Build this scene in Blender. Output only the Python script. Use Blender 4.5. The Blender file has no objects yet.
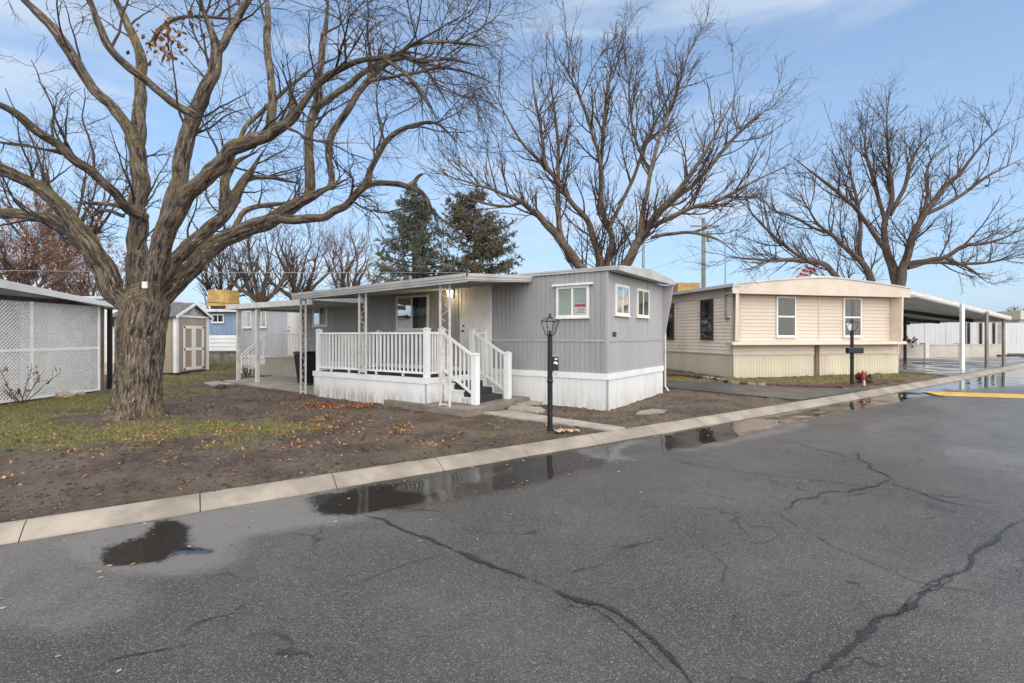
import bpy, bmesh, math, random
import numpy as np
from mathutils import Vector, noise
R = math.radians
random.seed(7)
S = bpy.context.scene
COL = S.collection
F, CX, H, CZ = 505.0, 512.0, 336.0, 1.6      # focal length and horizon measured from the photograph, eye height

# ------------------------------------------------------------------ terrain and measuring helpers
def T(x, y): return .02 * (min(max(y, -6.), 60.) - 10.)
def TN(y): return .02 * (np.clip(y, -6., 60.) - 10.)
def gnd(px, py, off=0.):
    y = (CZ + .2 - off) / (.02 + (py - H) / F)
    return Vector(((px - CX) / F * y, y, .02 * (y - 10) + off))
def at(px, py, y): return Vector(((px - CX) / F * y, y, CZ - (py - H) / F * y))

# ------------------------------------------------------------------ materials
class NT:
    def __init__(s, name):
        s.m = bpy.data.materials.new(name); s.m.use_nodes = True
        s.t = s.m.node_tree; s.n = s.t.nodes; s.l = s.t.links
        s.b = s.n['Principled BSDF']; s.out = s.n['Material Output']
        s.geo = s.n.new('ShaderNodeNewGeometry')
    def new(s, k, **kw):
        o = s.n.new(k)
        for a, v in kw.items(): setattr(o, a, v)
        return o
    def link(s, a, b): s.l.new(a, b)
    def inp(s, node, i, v):
        if v is None: return
        if hasattr(v, 'is_output'): s.l.new(v, node.inputs[i])
        else: node.inputs[i].default_value = v
    def math(s, op, a, b=None, c=None, clamp=False):
        o = s.new('ShaderNodeMath', operation=op, use_clamp=clamp)
        s.inp(o, 0, a); s.inp(o, 1, b); s.inp(o, 2, c); return o.outputs[0]
    def noise(s, scale, detail=4, rough=.55, vec=None, stretch=None):
        o = s.new('ShaderNodeTexNoise'); o.inputs['Scale'].default_value = scale
        o.inputs['Detail'].default_value = detail; o.inputs['Roughness'].default_value = rough
        v = vec or s.geo.outputs['Position']
        if stretch:
            mp = s.new('ShaderNodeMapping'); mp.inputs['Scale'].default_value = stretch
            s.link(v, mp.inputs['Vector']); v = mp.outputs[0]
        s.link(v, o.inputs['Vector']); return o.outputs['Fac']
    def ramp(s, fac, a, b, lo=0., hi=1.):
        o = s.new('ShaderNodeMapRange', interpolation_type='SMOOTHSTEP')
        s.inp(o, 0, fac); o.inputs[1].default_value = a; o.inputs[2].default_value = b
        o.inputs[3].default_value = lo; o.inputs[4].default_value = hi; return o.outputs[0]
    def mix(s, fac, a, b, mode='MIX'):
        o = s.new('ShaderNodeMix', data_type='RGBA', blend_type=mode)
        s.inp(o, 0, fac)
        for i, v in ((6, a), (7, b)):
            if hasattr(v, 'is_output'): s.l.new(v, o.inputs[i])
            else: o.inputs[i].default_value = (*v[:3], 1)
        return o.outputs[2]
    def attr(s, name):
        o = s.new('ShaderNodeAttribute', attribute_name=name); return o
    def bump(s, hgt, strength=.3, dist=.01, prev=None):
        o = s.new('ShaderNodeBump'); o.inputs['Strength'].default_value = strength
        o.inputs['Distance'].default_value = dist; s.inp(o, 'Height', hgt)
        if prev: s.link(prev, o.inputs['Normal'])
        return o.outputs[0]
    def z(s):
        o = s.new('ShaderNodeSeparateXYZ'); s.link(s.geo.outputs['Position'], o.inputs[0]); return o.outputs[2]
    def fin(s, col=None, rough=None, normal=None, **kw):
        if col is not None:
            if hasattr(col, 'is_output'): s.link(col, s.b.inputs['Base Color'])
            else: s.b.inputs['Base Color'].default_value = (*col[:3], 1)
        if rough is not None: s.inp(s.b, 'Roughness', rough)
        if normal is not None: s.link(normal, s.b.inputs['Normal'])
        for k, v in kw.items(): s.b.inputs[k].default_value = v
        return s.m

def pm(name, col, rough=.6, var=.12, scale=2.5, bump=0., bscale=60., tint=None, streak=False, dirt=None, metal=0.):
    """painted or plain surface: base colour broken up at two scales, streaks, dirt near the ground"""
    k = NT(name)
    lo = tuple(c * (1 - var * 1.6) for c in col); hi = tuple(min(1, c * (1 + var)) for c in col)
    n = k.noise(scale, 6, .6, stretch=(1, 1, .12) if streak else None)
    c = k.mix(k.ramp(n, .3, .7), lo, hi)
    if tint:
        n2 = k.noise(scale * .55 + .3, 5, .65); c = k.mix(k.ramp(n2, .48, .75, 0, .75), c, tint)
    if dirt:                                    # (colour, z where it starts, z where it ends, amount)
        dc, z0, z1, am = dirt
        n3 = k.noise(9, 6, .7, stretch=(1, 1, .18))
        f = k.ramp(k.z(), z1, z0)
        f = k.math('MULTIPLY', f, k.ramp(n3, .38, .62, .1, am))
        c = k.mix(f, c, dc)
    nm = k.bump(k.noise(bscale, 5, .6), bump, .01) if bump else None
    r = k.ramp(k.noise(scale * 2, 4), .3, .7, max(rough - .1, .05), min(rough + .1, 1))
    return k.fin(c, r, nm, Metallic=metal)

M = {}
DIRT = (.13, .11, .085)
M['grey_siding'] = pm('grey_siding', (.33, .328, .338), .55, .09, 1.2, streak=True)
M['grey_panel'] = pm('grey_panel', (.385, .38, .385), .5, .07, 1.0, streak=True)  # same paint as the siding, end wall's brighter light put into the colour
M['grey_roof_trim'] = pm('grey_roof_trim', (.50, .49, .475), .5, .08, 2, tint=(.33, .32, .31))
M['grey_trim'] = pm('grey_trim', (.40, .39, .39), .5, .06, 2)
M['white_skirt'] = pm('white_skirt', (.74, .74, .73), .5, .05, 1.5, streak=True, dirt=((.40, .36, .29), -.05, .55, .55))
M['white_paint'] = pm('white_paint', (.80, .80, .79), .45, .04, 2)
M['deck_white'] = pm('deck_white', (.79, .79, .785), .45, .05, 1.5, streak=True, dirt=((.24, .20, .15), .08, .50, .75))
M['white_worn'] = pm('white_worn', (.68, .66, .62), .55, .08, 8, tint=(.42, .36, .28))
M['white_frame'] = pm('white_frame', (.80, .79, .74), .45, .05, 4)
M['door_white'] = pm('door_white', (.78, .755, .71), .45, .05, 2)
M['carpet'] = pm('carpet', (.035, .037, .042), .95, .3, 30, bump=.5, bscale=220)
M['canopy_under'] = pm('canopy_under', (.40, .40, .40), .6, .08, 2)
M['carport_sheet'] = pm('carport_sheet', (.66, .65, .63), .45, .1, 1.2)
M['roof_metal'] = pm('roof_metal', (.52, .53, .55), .4, .12, 1.5, tint=(.36, .35, .34))
M['pink_siding'] = pm('pink_siding', (.63, .535, .445), .55, .05, 1.2)
M['cream_siding'] = pm('cream_siding', (.80, .69, .55), .55, .06, 1.2, tint=(.48, .39, .28))
M['cream_skirt'] = pm('cream_skirt', (.64, .57, .43), .55, .08, .8, dirt=((.34, .28, .18), .0, .55, .5), streak=True)
M['pink_trim'] = pm('pink_trim', (.63, .535, .44), .5, .06, 1.5, tint=(.56, .45, .36))
M['brown_frame'] = pm('brown_frame', (.075, .05, .042), .5, .1, 5)
M['black_metal'] = pm('black_metal', (.006, .006, .007), .5, .2, 20)
M['concrete'] = pm('concrete', (.36, .325, .27), .75, .14, 2.2, bump=.25, bscale=70, tint=(.22, .185, .145))
M['kerb_concrete'] = pm('kerb_concrete', (.32, .275, .22), .5, .2, 1.6, bump=.35, bscale=70, tint=(.19, .155, .12))
M['porch_slab'] = pm('porch_slab', (.22, .19, .155), .7, .2, 2.4, bump=.3, bscale=50, tint=(.10, .08, .065))
M['landing_paint'] = pm('landing_paint', (.40, .36, .29), .7, .07, 1.5, tint=(.30, .27, .22))
M['shed_tan'] = pm('shed_tan', (.36, .30, .23), .6, .06, 1.5, streak=True)
M['shed_side'] = pm('shed_side', (.36, .30, .215), .6, .1, 1.2, streak=True)
M['dark_wood'] = pm('dark_wood', (.06, .047, .038), .8, .3, 6)
M['old_wood'] = pm('old_wood', (.16, .11, .075), .8, .3, 6, tint=(.06, .045, .035), streak=True)
M['shingle'] = pm('shingle', (.13, .125, .12), .9, .25, 8, bump=.4, bscale=40)
M['blue_siding'] = pm('blue_siding', (.235, .33, .47), .55, .07, 1.5, streak=True)
M['tarp'] = pm('tarp', (.42, .255, .075), .6, .22, 2.5, tint=(.25, .16, .06), bump=.4, bscale=8)
M['lattice'] = pm('lattice', (.90, .90, .90), .5, .04, 3)
M['beige_wall'] = pm('beige_wall', (.50, .455, .40), .7, .07, 1.2, tint=(.40, .36, .31))
M['grey_fence'] = pm('grey_fence', (.56, .56, .575), .55, .05, .6)
M['bin_black'] = pm('bin_black', (.012, .012, .014), .4, .2, 8)
M['knob'] = pm('knob', (.10, .09, .08), .3, .1, 20, metal=1.)
M['pole_wood'] = pm('pole_wood', (.27, .24, .21), .85, .2, 4, streak=True)
M['steel'] = pm('steel', (.30, .31, .33), .45, .1, 6, metal=.6)
M['yellow_paint'] = pm('yellow_paint', (.62, .38, .07), .55, .12, 4, tint=(.40, .26, .08))
M['red_paint'] = pm('red_paint', (.42, .04, .03), .4, .15, 12)
M['brick_red'] = pm('brick_red', (.115, .055, .042), .75, .35, 9, bump=.4, bscale=60)
M['rock_tan'] = pm('rock_tan', (.36, .28, .20), .8, .2, 9, bump=.4, bscale=40)
M['cardboard'] = pm('cardboard', (.48, .35, .22), .8, .2, 9)
M['curtain_white'] = pm('curtain_white', (.50, .49, .44), .9, .06, 6)
M['curtain_green'] = pm('curtain_green', (.36, .41, .365), .9, .05, 4)
M['curtain_grey'] = pm('curtain_grey', (.13, .135, .135), .9, .1, 6)
M['room_gloom'] = pm('room_gloom', (.035, .035, .037), .9, .2, 4)
M['mulch'] = pm('mulch', (.085, .038, .026), .95, .5, 25, bump=.9, bscale=60, tint=(.16, .08, .05))
M['pale_mud'] = pm('pale_mud', (.25, .21, .18), .35, .2, 5, tint=(.16, .13, .11))
M['sign_red'] = pm('sign_red', (.42, .05, .04), .5, .05, 20)
M['sign_white'] = pm('sign_white', (.72, .70, .66), .5, .05, 20)
M['flag_blue'] = pm('flag_blue', (.04, .06, .18), .8, .1, 10)
M['flag_red'] = pm('flag_red', (.35, .05, .055), .8, .1, 10)
M['flag_white'] = pm('flag_white', (.6, .58, .58), .8, .1, 10)

def glass_mat(name, tint=(.9, .92, .92), lo=.025, gain=.85):
    k = NT(name)
    tr = k.new('ShaderNodeBsdfTransparent'); tr.inputs[0].default_value = (*tint, 1)
    gl = k.new('ShaderNodeBsdfGlossy'); gl.inputs['Roughness'].default_value = .03
    fr = k.new('ShaderNodeFresnel'); fr.inputs[0].default_value = 1.5
    nm = k.bump(k.noise(1.6, 2), .06, .1); k.link(nm, gl.inputs['Normal'])
    mx = k.new('ShaderNodeMixShader')
    k.link(k.math('MULTIPLY_ADD', fr.outputs[0], gain, lo, True), mx.inputs[0])
    k.link(tr.outputs[0], mx.inputs[1]); k.link(gl.outputs[0], mx.inputs[2])
    k.link(mx.outputs[0], k.out.inputs[0]); return k.m
M['glass'] = glass_mat('window_glass')
M['lantern_glass'] = glass_mat('lantern_glass', (.97, .97, .97), .0, .35)

k = NT('lamp_glow'); k.b.inputs['Emission Color'].default_value = (1, .78, .45, 1); k.b.inputs['Emission Strength'].default_value = 9
M['lamp_glow'] = k.fin((.9, .85, .7), .3)

def bark_mat(name, dark, light, moss=None, rust=None):
    k = NT(name); a = k.attr('bark').outputs['Vector']
    f = k.noise(21, 8, .72, a, (1, 1, .17)); g = k.noise(70, 5, .65, a, (1, 1, .3))
    h = k.math('MULTIPLY_ADD', g, .35, f)
    c = k.mix(k.ramp(h, .56, .80), dark, light)
    c = k.mix(k.ramp(k.noise(5, 4, .6, a, (1, 1, .4)), .5, .8, 0, .5), c, tuple(x * 1.3 for x in light))
    w = k.ramp(k.noise(40, 4, .6, a, (1, 1, .16)), .61, .66, 0, .95)
    c = k.mix(w, c, tuple(min(1, x * 2.3) for x in light))
    if moss:
        s = k.new('ShaderNodeSeparateXYZ'); k.link(k.geo.outputs['Normal'], s.inputs[0])
        mf = k.math('MULTIPLY_ADD', s.outputs[2], .20, k.noise(2.6, 6, .7))
        mf = k.math('MULTIPLY', k.ramp(mf, .50, .68), k.ramp(k.noise(30, 3), .35, .6, .25, .9))
        c = k.mix(mf, c, moss)
    if rust:
        c = k.mix(k.ramp(k.noise(1.7, 4, .7, None, (1.6, 1, .5)), .62, .72, 0, .55), c, rust)
    return k.fin(c, .85, k.bump(h, .9, .035))
M['bark'] = bark_mat('furrowed_bark', (.009, .006, .004), (.205, .160, .122), (.120, .098, .018), (.19, .09, .03))
M['bark_far'] = bark_mat('bark_far', (.045, .032, .024), (.17, .125, .09), (.15, .115, .05))
M['bark_brown'] = bark_mat('bark_brown', (.040, .028, .022), (.13, .092, .070))
M['twig'] = pm('twig', (.062, .046, .038), .8, .3, 6)
M['twig_brown'] = pm('twig_brown', (.060, .035, .025), .8, .3, 6)
M['twig_pink'] = pm('twig_pink', (.20, .12, .095), .8, .25, 4)

def tint_mat(name, cols, rough=.7):
    k = NT(name); f = k.attr('tint').outputs['Fac']
    r = k.new('ShaderNodeValToRGB'); el = r.color_ramp.elements
    while len(el) < len(cols): el.new(.5)
    for i, c in enumerate(cols):
        el[i].position = i / (len(cols) - 1); el[i].color = (*c, 1)
    k.link(f, r.inputs[0]); return k.fin(r.outputs[0], rough)
M['grass'] = tint_mat('grass', [(.075, .092, .018), (.15, .165, .038), (.25, .215, .075), (.34, .265, .125)])
M['leaf_rust'] = tint_mat('leaf_rust', [(.09, .04, .02), (.24, .10, .04), (.36, .15, .055), (.42, .25, .13)])
M['leaf_pink'] = tint_mat('leaf_pink', [(.18, .10, .075), (.34, .205, .15), (.44, .29, .22)])
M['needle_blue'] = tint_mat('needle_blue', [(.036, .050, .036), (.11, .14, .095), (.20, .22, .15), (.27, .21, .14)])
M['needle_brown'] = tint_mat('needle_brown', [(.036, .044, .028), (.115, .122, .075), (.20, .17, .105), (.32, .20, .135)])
M['shrub_leaf'] = tint_mat('shrub_leaf', [(.03, .035, .015), (.10, .035, .03), (.22, .05, .04)])
M['shrub_pink'] = tint_mat('shrub_pink', [(.16, .07, .07), (.36, .15, .13), (.45, .28, .2)])

# ------------------------------------------------------------------ object helpers
def tag(o, label=None, cat=None, group=None, kind=None):
    if label: o['label'] = label
    if cat: o['category'] = cat
    if group: o['group'] = group
    if kind: o['kind'] = kind
    return o
def thing(name, loc, label, cat, group=None):
    o = bpy.data.objects.new(name, None); COL.objects.link(o); o.location = loc
    o.empty_display_size = .2
    return tag(o, label, cat, group)
def root_of(o):
    v = Vector((0, 0, 0))
    while o is not None: v += o.location; o = o.parent
    return v
def link(o, parent):
    COL.objects.link(o)
    if parent is not None:
        o.parent = parent; o.location = -root_of(parent)      # meshes are built in world metres
    return o
def npmesh(name, V, Fc, mat, parent=None, attrs=None, smooth=False):
    V = np.asarray(V, dtype=np.float32).reshape(-1, 3); Fc = np.asarray(Fc, dtype=np.int32)
    m = bpy.data.meshes.new(name); m.vertices.add(len(V)); m.vertices.foreach_set('co', V.ravel())
    n, k = Fc.shape
    m.loops.add(n * k); m.loops.foreach_set('vertex_index', Fc.ravel())
    m.polygons.add(n); m.polygons.foreach_set('loop_start', np.arange(n, dtype=np.int32) * k)
    m.polygons.foreach_set('loop_total', np.full(n, k, dtype=np.int32))
    if smooth: m.polygons.foreach_set('use_smooth', np.ones(n, dtype=bool))
    for an, av in (attrs or {}).items():
        av = np.asarray(av, dtype=np.float32)
        if av.ndim == 1: m.attributes.new(an, 'FLOAT', 'POINT').data.foreach_set('value', av)
        else: m.attributes.new(an, 'FLOAT_VECTOR', 'POINT').data.foreach_set('vector', av.ravel())
    m.materials.append(mat if not isinstance(mat, str) else M[mat]); m.update(calc_edges=True)
    o = bpy.data.objects.new(name, m); return link(o, parent)

class MB:
    def __init__(s): s.v = []; s.f = []
    def add(s, vs, fs):
        b = len(s.v); s.v += [tuple(p) for p in vs]; s.f += [tuple(i + b for i in f) for f in fs]; return s
    def hexa(s, p):
        return s.add(p, [(0, 3, 2, 1), (4, 5, 6, 7), (0, 1, 5, 4), (1, 2, 6, 5), (2, 3, 7, 6), (3, 0, 4, 7)])
    def cuboid(s, x0, x1, y0, y1, z0, z1):
        return s.hexa([(x0, y0, z0), (x1, y0, z0), (x1, y1, z0), (x0, y1, z0), (x0, y0, z1), (x1, y0, z1), (x1, y1, z1), (x0, y1, z1)])
    def fbox(s, f, a0, a1, o0, o1, z0, z1):
        return s.hexa([f(a0, o0, z0), f(a1, o0, z0), f(a1, o1, z0), f(a0, o1, z0), f(a0, o0, z1), f(a1, o0, z1), f(a1, o1, z1), f(a0, o1, z1)])
    def quad(s, a, b, c, d): return s.add([a, b, c, d], [(0, 1, 2, 3)])
    def bar(s, a, b, w, d=None, up=Vector((0, 0, 1))):
        a, b = Vector(a), Vector(b); d = d or w; t = (b - a).normalized()
        if abs(t.dot(up)) > .98: up = Vector((1, 0, 0))
        x = t.cross(up).normalized() * w / 2; y = x.cross(t).normalized() * d / 2
        return s.hexa([a - x - y, a + x - y, a + x + y, a - x + y, b - x - y, b + x - y, b + x + y, b - x + y])
    def tube(s, pts, rad, k=8, cap=True):
        pts = [Vector(p) for p in pts]; n = len(pts)
        if not hasattr(rad, '__len__'): rad = [rad] * n
        ref = Vector((.3, 1, .1)); b = len(s.v)
        for i in range(n):
            t = (pts[min(i + 1, n - 1)] - pts[max(i - 1, 0)]).normalized()
            if abs(t.dot(ref)) > .97: ref = Vector((1, .1, .2))
            x = (ref - t * ref.dot(t)).normalized(); ref = x; y = t.cross(x)
            for j in range(k):
                an = 2 * math.pi * j / k
                s.v.append(tuple(pts[i] + (x * math.cos(an) + y * math.sin(an)) * rad[i]))
        for i in range(n - 1):
            for j in range(k):
                j2 = (j + 1) % k
                s.f.append((b + i * k + j, b + i * k + j2, b + (i + 1) * k + j2, b + (i + 1) * k + j))
        if cap:
            s.f.append(tuple(b + j for j in range(k))[::-1]); s.f.append(tuple(b + (n - 1) * k + j for j in range(k)))
        return s
    def build(s, name, mat, parent=None, smooth=False, bevel=0):
        m = bpy.data.meshes.new(name); m.from_pydata(s.v, [], s.f)
        bm = bmesh.new(); bm.from_mesh(m); bmesh.ops.recalc_face_normals(bm, faces=bm.faces); bm.to_mesh(m); bm.free()
        m.materials.append(M[mat] if isinstance(mat, str) else mat)
        if smooth:
            m.polygons.foreach_set('use_smooth', [True] * len(m.polygons))
        o = bpy.data.objects.new(name, m); link(o, parent)
        if bevel:
            md = o.modifiers.new('bevel', 'BEVEL'); md.width = bevel; md.segments = 2; md.limit_method = 'ANGLE'
        return o

class Face:
    """a wall plane: a runs along it, o points out of it"""
    def __init__(s, org, r, n): s.o = Vector((*org, 0)); s.r = Vector((*r, 0)); s.n = Vector((*n, 0))
    def __call__(s, a, o, z): return s.o + s.r * a + s.n * o + Vector((0, 0, z))
    def moved(s, o): p = s.o + s.n * o; return Face(p.xy, s.r.xy, s.n.xy)

def ribs(f, a0, a1, z0, z1, pitch, groove, depth, mb=None):
    """vertically grooved sheet with closed back"""
    mb = mb or MB(); prof = []; a = a0
    while a < a1 - 1e-4:
        e = min(a + pitch, a1)
        prof += [(a, 0), (max(a, e - groove), 0), (max(a, e - groove * .8), -depth), (max(a, e - groove * .2), -depth)]; a = e
    prof.append((a1, 0))
    n = len(prof); vs = []
    for a, o in prof: vs += [f(a, o, z0), f(a, o, z1), f(a, -depth - .03, z0), f(a, -depth - .03, z1)]
    fs = []
    for i in range(n - 1):
        b, c = 4 * i, 4 * i + 4
        fs += [(b, c, c + 1, b + 1), (b + 1, c + 1, c + 3, b + 3), (b, b + 2, c + 2, c)]
    fs += [(0, 1, 3, 2), (4 * n - 4, 4 * n - 2, 4 * n - 1, 4 * n - 3)]
    return mb.add(vs, fs)
def laps(f, a0, a1, z0, z1, pitch, out, mb=None):
    mb = mb or MB(); prof = []; z = z0
    while z < z1 - 1e-4:
        e = min(z + pitch, z1); prof += [(z, out), (e - .006, .003)]; z = e
    vs = []; fs = []
    for z, o in prof: vs += [f(a0, o, z), f(a1, o, z), f(a0, -.03, z), f(a1, -.03, z)]
    for i in range(len(prof) - 1):
        b, c = 4 * i, 4 * i + 4
        fs += [(b, b + 1, c + 1, c), (b, c, c + 2, b + 2), (b + 1, b + 3, c + 3, c + 1)]
    b = 4 * (len(prof) - 1); fs += [(0, 2, 3, 1), (b, b + 1, b + 3, b + 2)]
    return mb.add(vs, fs)

def window(parent, f, a0, a1, z0, z1, split='v', curtain='curtain_white', frame='white_frame', w=.055, drip=False, folds=True, name='window', cover=1.):
    """frame sits proud of the wall; dark sheet standing in for the unlit room behind, hanging folds of curtain, then the glass"""
    b = MB(); o1 = .045
    b.fbox(f, a0, a1, .004, o1, z0, z0 + w); b.fbox(f, a0, a1, .004, o1, z1 - w, z1)
    b.fbox(f, a0, a0 + w, .004, o1, z0 + w, z1 - w); b.fbox(f, a1 - w, a1, .004, o1, z0 + w, z1 - w)
    am, zm = (a0 + a1) / 2, (z0 + z1) / 2
    if split == 'v': b.fbox(f, am - w * .45, am + w * .45, .006, o1 - .006, z0 + w, z1 - w)
    else: b.fbox(f, a0 + w, a1 - w, .006, o1 - .004, zm - w * .5, zm + w * .5)
    b.fbox(f, a0 - .02, a1 + .02, .004, o1 + .025, z0 - .03, z0 - .002)
    if drip: b.fbox(f, a0 - .10, a1 + .08, .004, .10, z1 + .004, z1 + .05)
    fr = b.build(name, frame, parent)
    MB().quad(f(a0 + w, .008, z0 + w), f(a1 - w, .008, z0 + w), f(a1 - w, .008, z1 - w), f(a0 + w, .008, z1 - w)).build('room_dark_sheet', 'room_gloom', fr)  # no room modelled, its gloom is painted on this sheet
    if curtain:
        rng = random.Random(int(a0 * 100) + int(z0 * 77)); spans = [(a0 + w, a1 - w)]
        if cover < 1: spans = [(a0 + w, a0 + w + (a1 - a0 - 2 * w) * cover / 2), (a1 - w - (a1 - a0 - 2 * w) * cover / 2, a1 - w)]
        for s0, s1 in spans:
            c = MB()
            n = max(6, int((s1 - s0) / .022)); vs = []; fs = []
            for i in range(n + 1):
                a = s0 + (s1 - s0) * i / n
                o = .018 + (.006 * math.sin(i * 1.9 + rng.random()) if folds else 0)
                vs += [f(a, o, z0 + w), f(a, o, z1 - w)]
                if i: fs.append((2 * i - 2, 2 * i, 2 * i + 1, 2 * i - 1))
            c.add(vs, fs); c.build('curtain', curtain, fr)
    g = MB()
    for p in ([(a0 + w, am - w * .45, z0 + w, z1 - w), (am + w * .45, a1 - w, z0 + w, z1 - w)] if split == 'v' else
              [(a0 + w, a1 - w, z0 + w, zm - w * .5), (a0 + w, a1 - w, zm + w * .5, z1 - w)]):
        g.quad(f(p[0], .034, p[2]), f(p[1], .034, p[2]), f(p[1], .034, p[3]), f(p[0], .034, p[3]))
    g.build('pane', 'glass', fr)
    return fr

def text(s, size, mat, parent, f, a, o, z, flip=1, ext=.004):
    cu = bpy.data.curves.new('number', 'FONT'); cu.body = s; cu.size = size; cu.extrude = ext; cu.align_x = 'CENTER'
    ob = bpy.data.objects.new('number', cu); COL.objects.link(ob)
    dg = bpy.context.evaluated_depsgraph_get(); me = bpy.data.meshes.new_from_object(ob.evaluated_get(dg))
    bpy.data.objects.remove(ob)
    for v in me.vertices:
        v.co = f(a + flip * v.co.x, o + v.co.z, z + v.co.y)
    me.materials.clear(); me.materials.append(M[mat])
    return link(bpy.data.objects.new('number', me), parent)

# ------------------------------------------------------------------ ground: kerb line, yard, road
KP = np.array([(-4.75, 4.68), (-4.16, 5.05), (-3.3, 5.42), (-2.22, 6.02), (0, 7.35), (2.11, 8.73), (6.15, 11.64), (9.35, 13.96), (14.41, 17.12), (23.95, 23.86)])
KC = np.polyfit(KP[:, 0], KP[:, 1], 2)
_x = np.linspace(-22, 45, 1400); _xc = np.clip(_x, -5.5, 26)
_y = np.polyval(KC, _xc) + (_x - _xc) * (2 * KC[0] * _xc + KC[1])
_s = np.concatenate([[0], np.cumsum(np.hypot(np.diff(_x), np.diff(_y)))]); _s -= np.interp(0, _x, _s)
def kerb_at(s):
    x = np.interp(s, _s, _x); y = np.interp(s, _s, _y); e = .25
    dx = np.interp(s + e, _s, _x) - np.interp(s - e, _s, _x); dy = np.interp(s + e, _s, _y) - np.interp(s - e, _s, _y)
    l = np.hypot(dx, dy); return x, y, dx / l, dy / l
def sd(s, d):                                     # along the kerb, across it (road side positive)
    x, y, tx, ty = kerb_at(np.asarray(s, float)); return x + ty * d, y - tx * d
def grid(ss, ds):
    Sg, Dg = np.meshgrid(ss, ds, indexing='ij'); X, Y = sd(Sg.ravel(), Dg.ravel())
    n, m = len(ss), len(ds); i = np.arange(n * m).reshape(n, m)
    Q = np.stack([i[:-1, :-1], i[:-1, 1:], i[1:, 1:], i[1:, :-1]], -1).reshape(-1, 4)[:, ::-1]
    return Sg.ravel(), Dg.ravel(), X, Y, Q
def fbm(X, Y, sc, oct=4, seed=0.):
    out = np.zeros(len(X))
    for i, (x, y) in enumerate(zip(X * sc, Y * sc)): out[i] = noise.fractal((x, y, seed), .9, 2., oct)
    return out
def pix(X, Y, Z):
    Ys = np.maximum(Y, .3); return CX + F * X / Ys, H + F * (CZ - Z) / Ys
def sstep(a, b, x): t = np.clip((x - a) / (b - a), 0, 1); return t * t * (3 - 2 * t)
def capsule(px, py, x1, y1, x2, y2, r1, r2, asp=3.2):
    """soft 1..0 blob round a segment on the ground (vertical image distance counts asp times)"""
    ax, ay, bx, by = x1, y1 * asp, x2, y2 * asp; qx, qy = px, py * asp
    t = np.clip(((qx - ax) * (bx - ax) + (qy - ay) * (by - ay)) / ((bx - ax) ** 2 + (by - ay) ** 2 + 1e-6), 0, 1)
    d = np.hypot(qx - ax - t * (bx - ax), qy - ay - t * (by - ay)); r = (r1 + (r2 - r1) * t) * asp
    return np.clip(1.5 - d / r, 0, 1)

# yard -----------------------------------------------------------------
ss = np.concatenate([np.arange(-14, -8, .12), np.arange(-8, 7, .05), np.arange(7, 18, .12), np.arange(18, 42, .3)]); ds = -np.concatenate([np.arange(0, 7, .05), np.arange(7, 12, .12), np.arange(12, 26, .4)])[::-1]
Sg, Dg, X, Y, Q = grid(ss, ds)
n1 = fbm(X, Y, .55, 4, 1.); n2 = fbm(X, Y, 2.3, 4, 5.); n3 = fbm(X, Y, 8., 3, 9.)
def blob(cx, cy, rx, ry): return np.exp(-(((X - cx) / rx) ** 2 + ((Y - cy) / ry) ** 2))
gm = 1.0 * blob(-11.5, 11.8, 3.2, 2.2) + .85 * blob(-8.4, 8.6, 2.4, 1.35) + .60 * blob(-5.4, 8.8, 1.8, 1.0) + .36 * blob(-3.8, 9.1, 1.5, .8) + .62 * blob(-7.4, 7.2, 1.5, .6) + .4 * blob(-4.9, 7.4, .8, .35)
gm += .55 * blob(-11, 16.5, 2.4, 1.6) + 1.0 * blob(-14, 24, 9, 5) + .95 * blob(7.6, 16.5, 2.2, .7) + .8 * blob(10.4, 16.4, 1.4, 1.0) + 1.1 * blob(13.2, 17.75, 2.0, .75) + .9 * blob(4.8, 17.6, 1.2, 1.2)
gm -= .9 * blob(-7.3, 9.3, .9, .45) + .9 * blob(-9.3, 6.5, 4, .9)
grass = sstep(.26, .84, gm + .42 * n1 + .55 * n2 + .30 * n3)
n4 = fbm(X, Y, 7.5, 2, 17.); Z = TN(Y) + .020 * n2 + .020 * n3 * (1 - grass) + .014 * np.abs(n4) * (1 - grass) + .018 * grass
Z += .05 * np.exp(-(np.hypot(X + 7.35, Y - 9.9) / 1.1) ** 2)
edge = np.clip(-Dg / .5, 0, 1); Z = TN(Y) - .012 + (Z - TN(Y) + .012) * edge
k = NT('yard_soil'); ga = k.attr('grass').outputs['Fac']
f = k.noise(1.1, 6, .65); g = k.noise(9, 6, .7); fine = k.noise(48, 5, .7)
mud = k.mix(k.ramp(f, .35, .65), (.060, .041, .027), (.160, .117, .080))
mud = k.mix(k.ramp(g, .42, .72, 0, .7), mud, (.185, .142, .106))
mud = k.mix(k.ramp(fine, .52, .68, 0, .85), mud, (.024, .017, .012))
mud = k.mix(k.ramp(k.noise(85, 2), .66, .72, 0, .7), mud, (.36, .29, .21))
turf = k.mix(k.ramp(k.noise(6, 6, .7), .3, .7), (.10, .105, .026), (.25, .20, .08))
turf = k.mix(k.ramp(fine, .45, .7, 0, .7), turf, (.045, .042, .018))
col = k.mix(k.ramp(k.math('MULTIPLY_ADD', g, .5, ga), .5, .95), mud, turf)
wet = k.ramp(k.noise(.9, 5, .6), .50, .64)
ro = k.math('MULTIPLY_ADD', k.math('MULTIPLY', wet, k.math('SUBTRACT', 1, ga, None, True)), -.46, .86)
bm_ = k.bump(k.math('MULTIPLY_ADD', fine, .7, g), 1., .05)
M['yard_soil'] = k.fin(col, ro, bm_)
yard = npmesh('yard', np.stack([X, Y, Z], -1), Q, 'yard_soil', None, {'grass': grass}, True); tag(yard, kind='structure')

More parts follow.
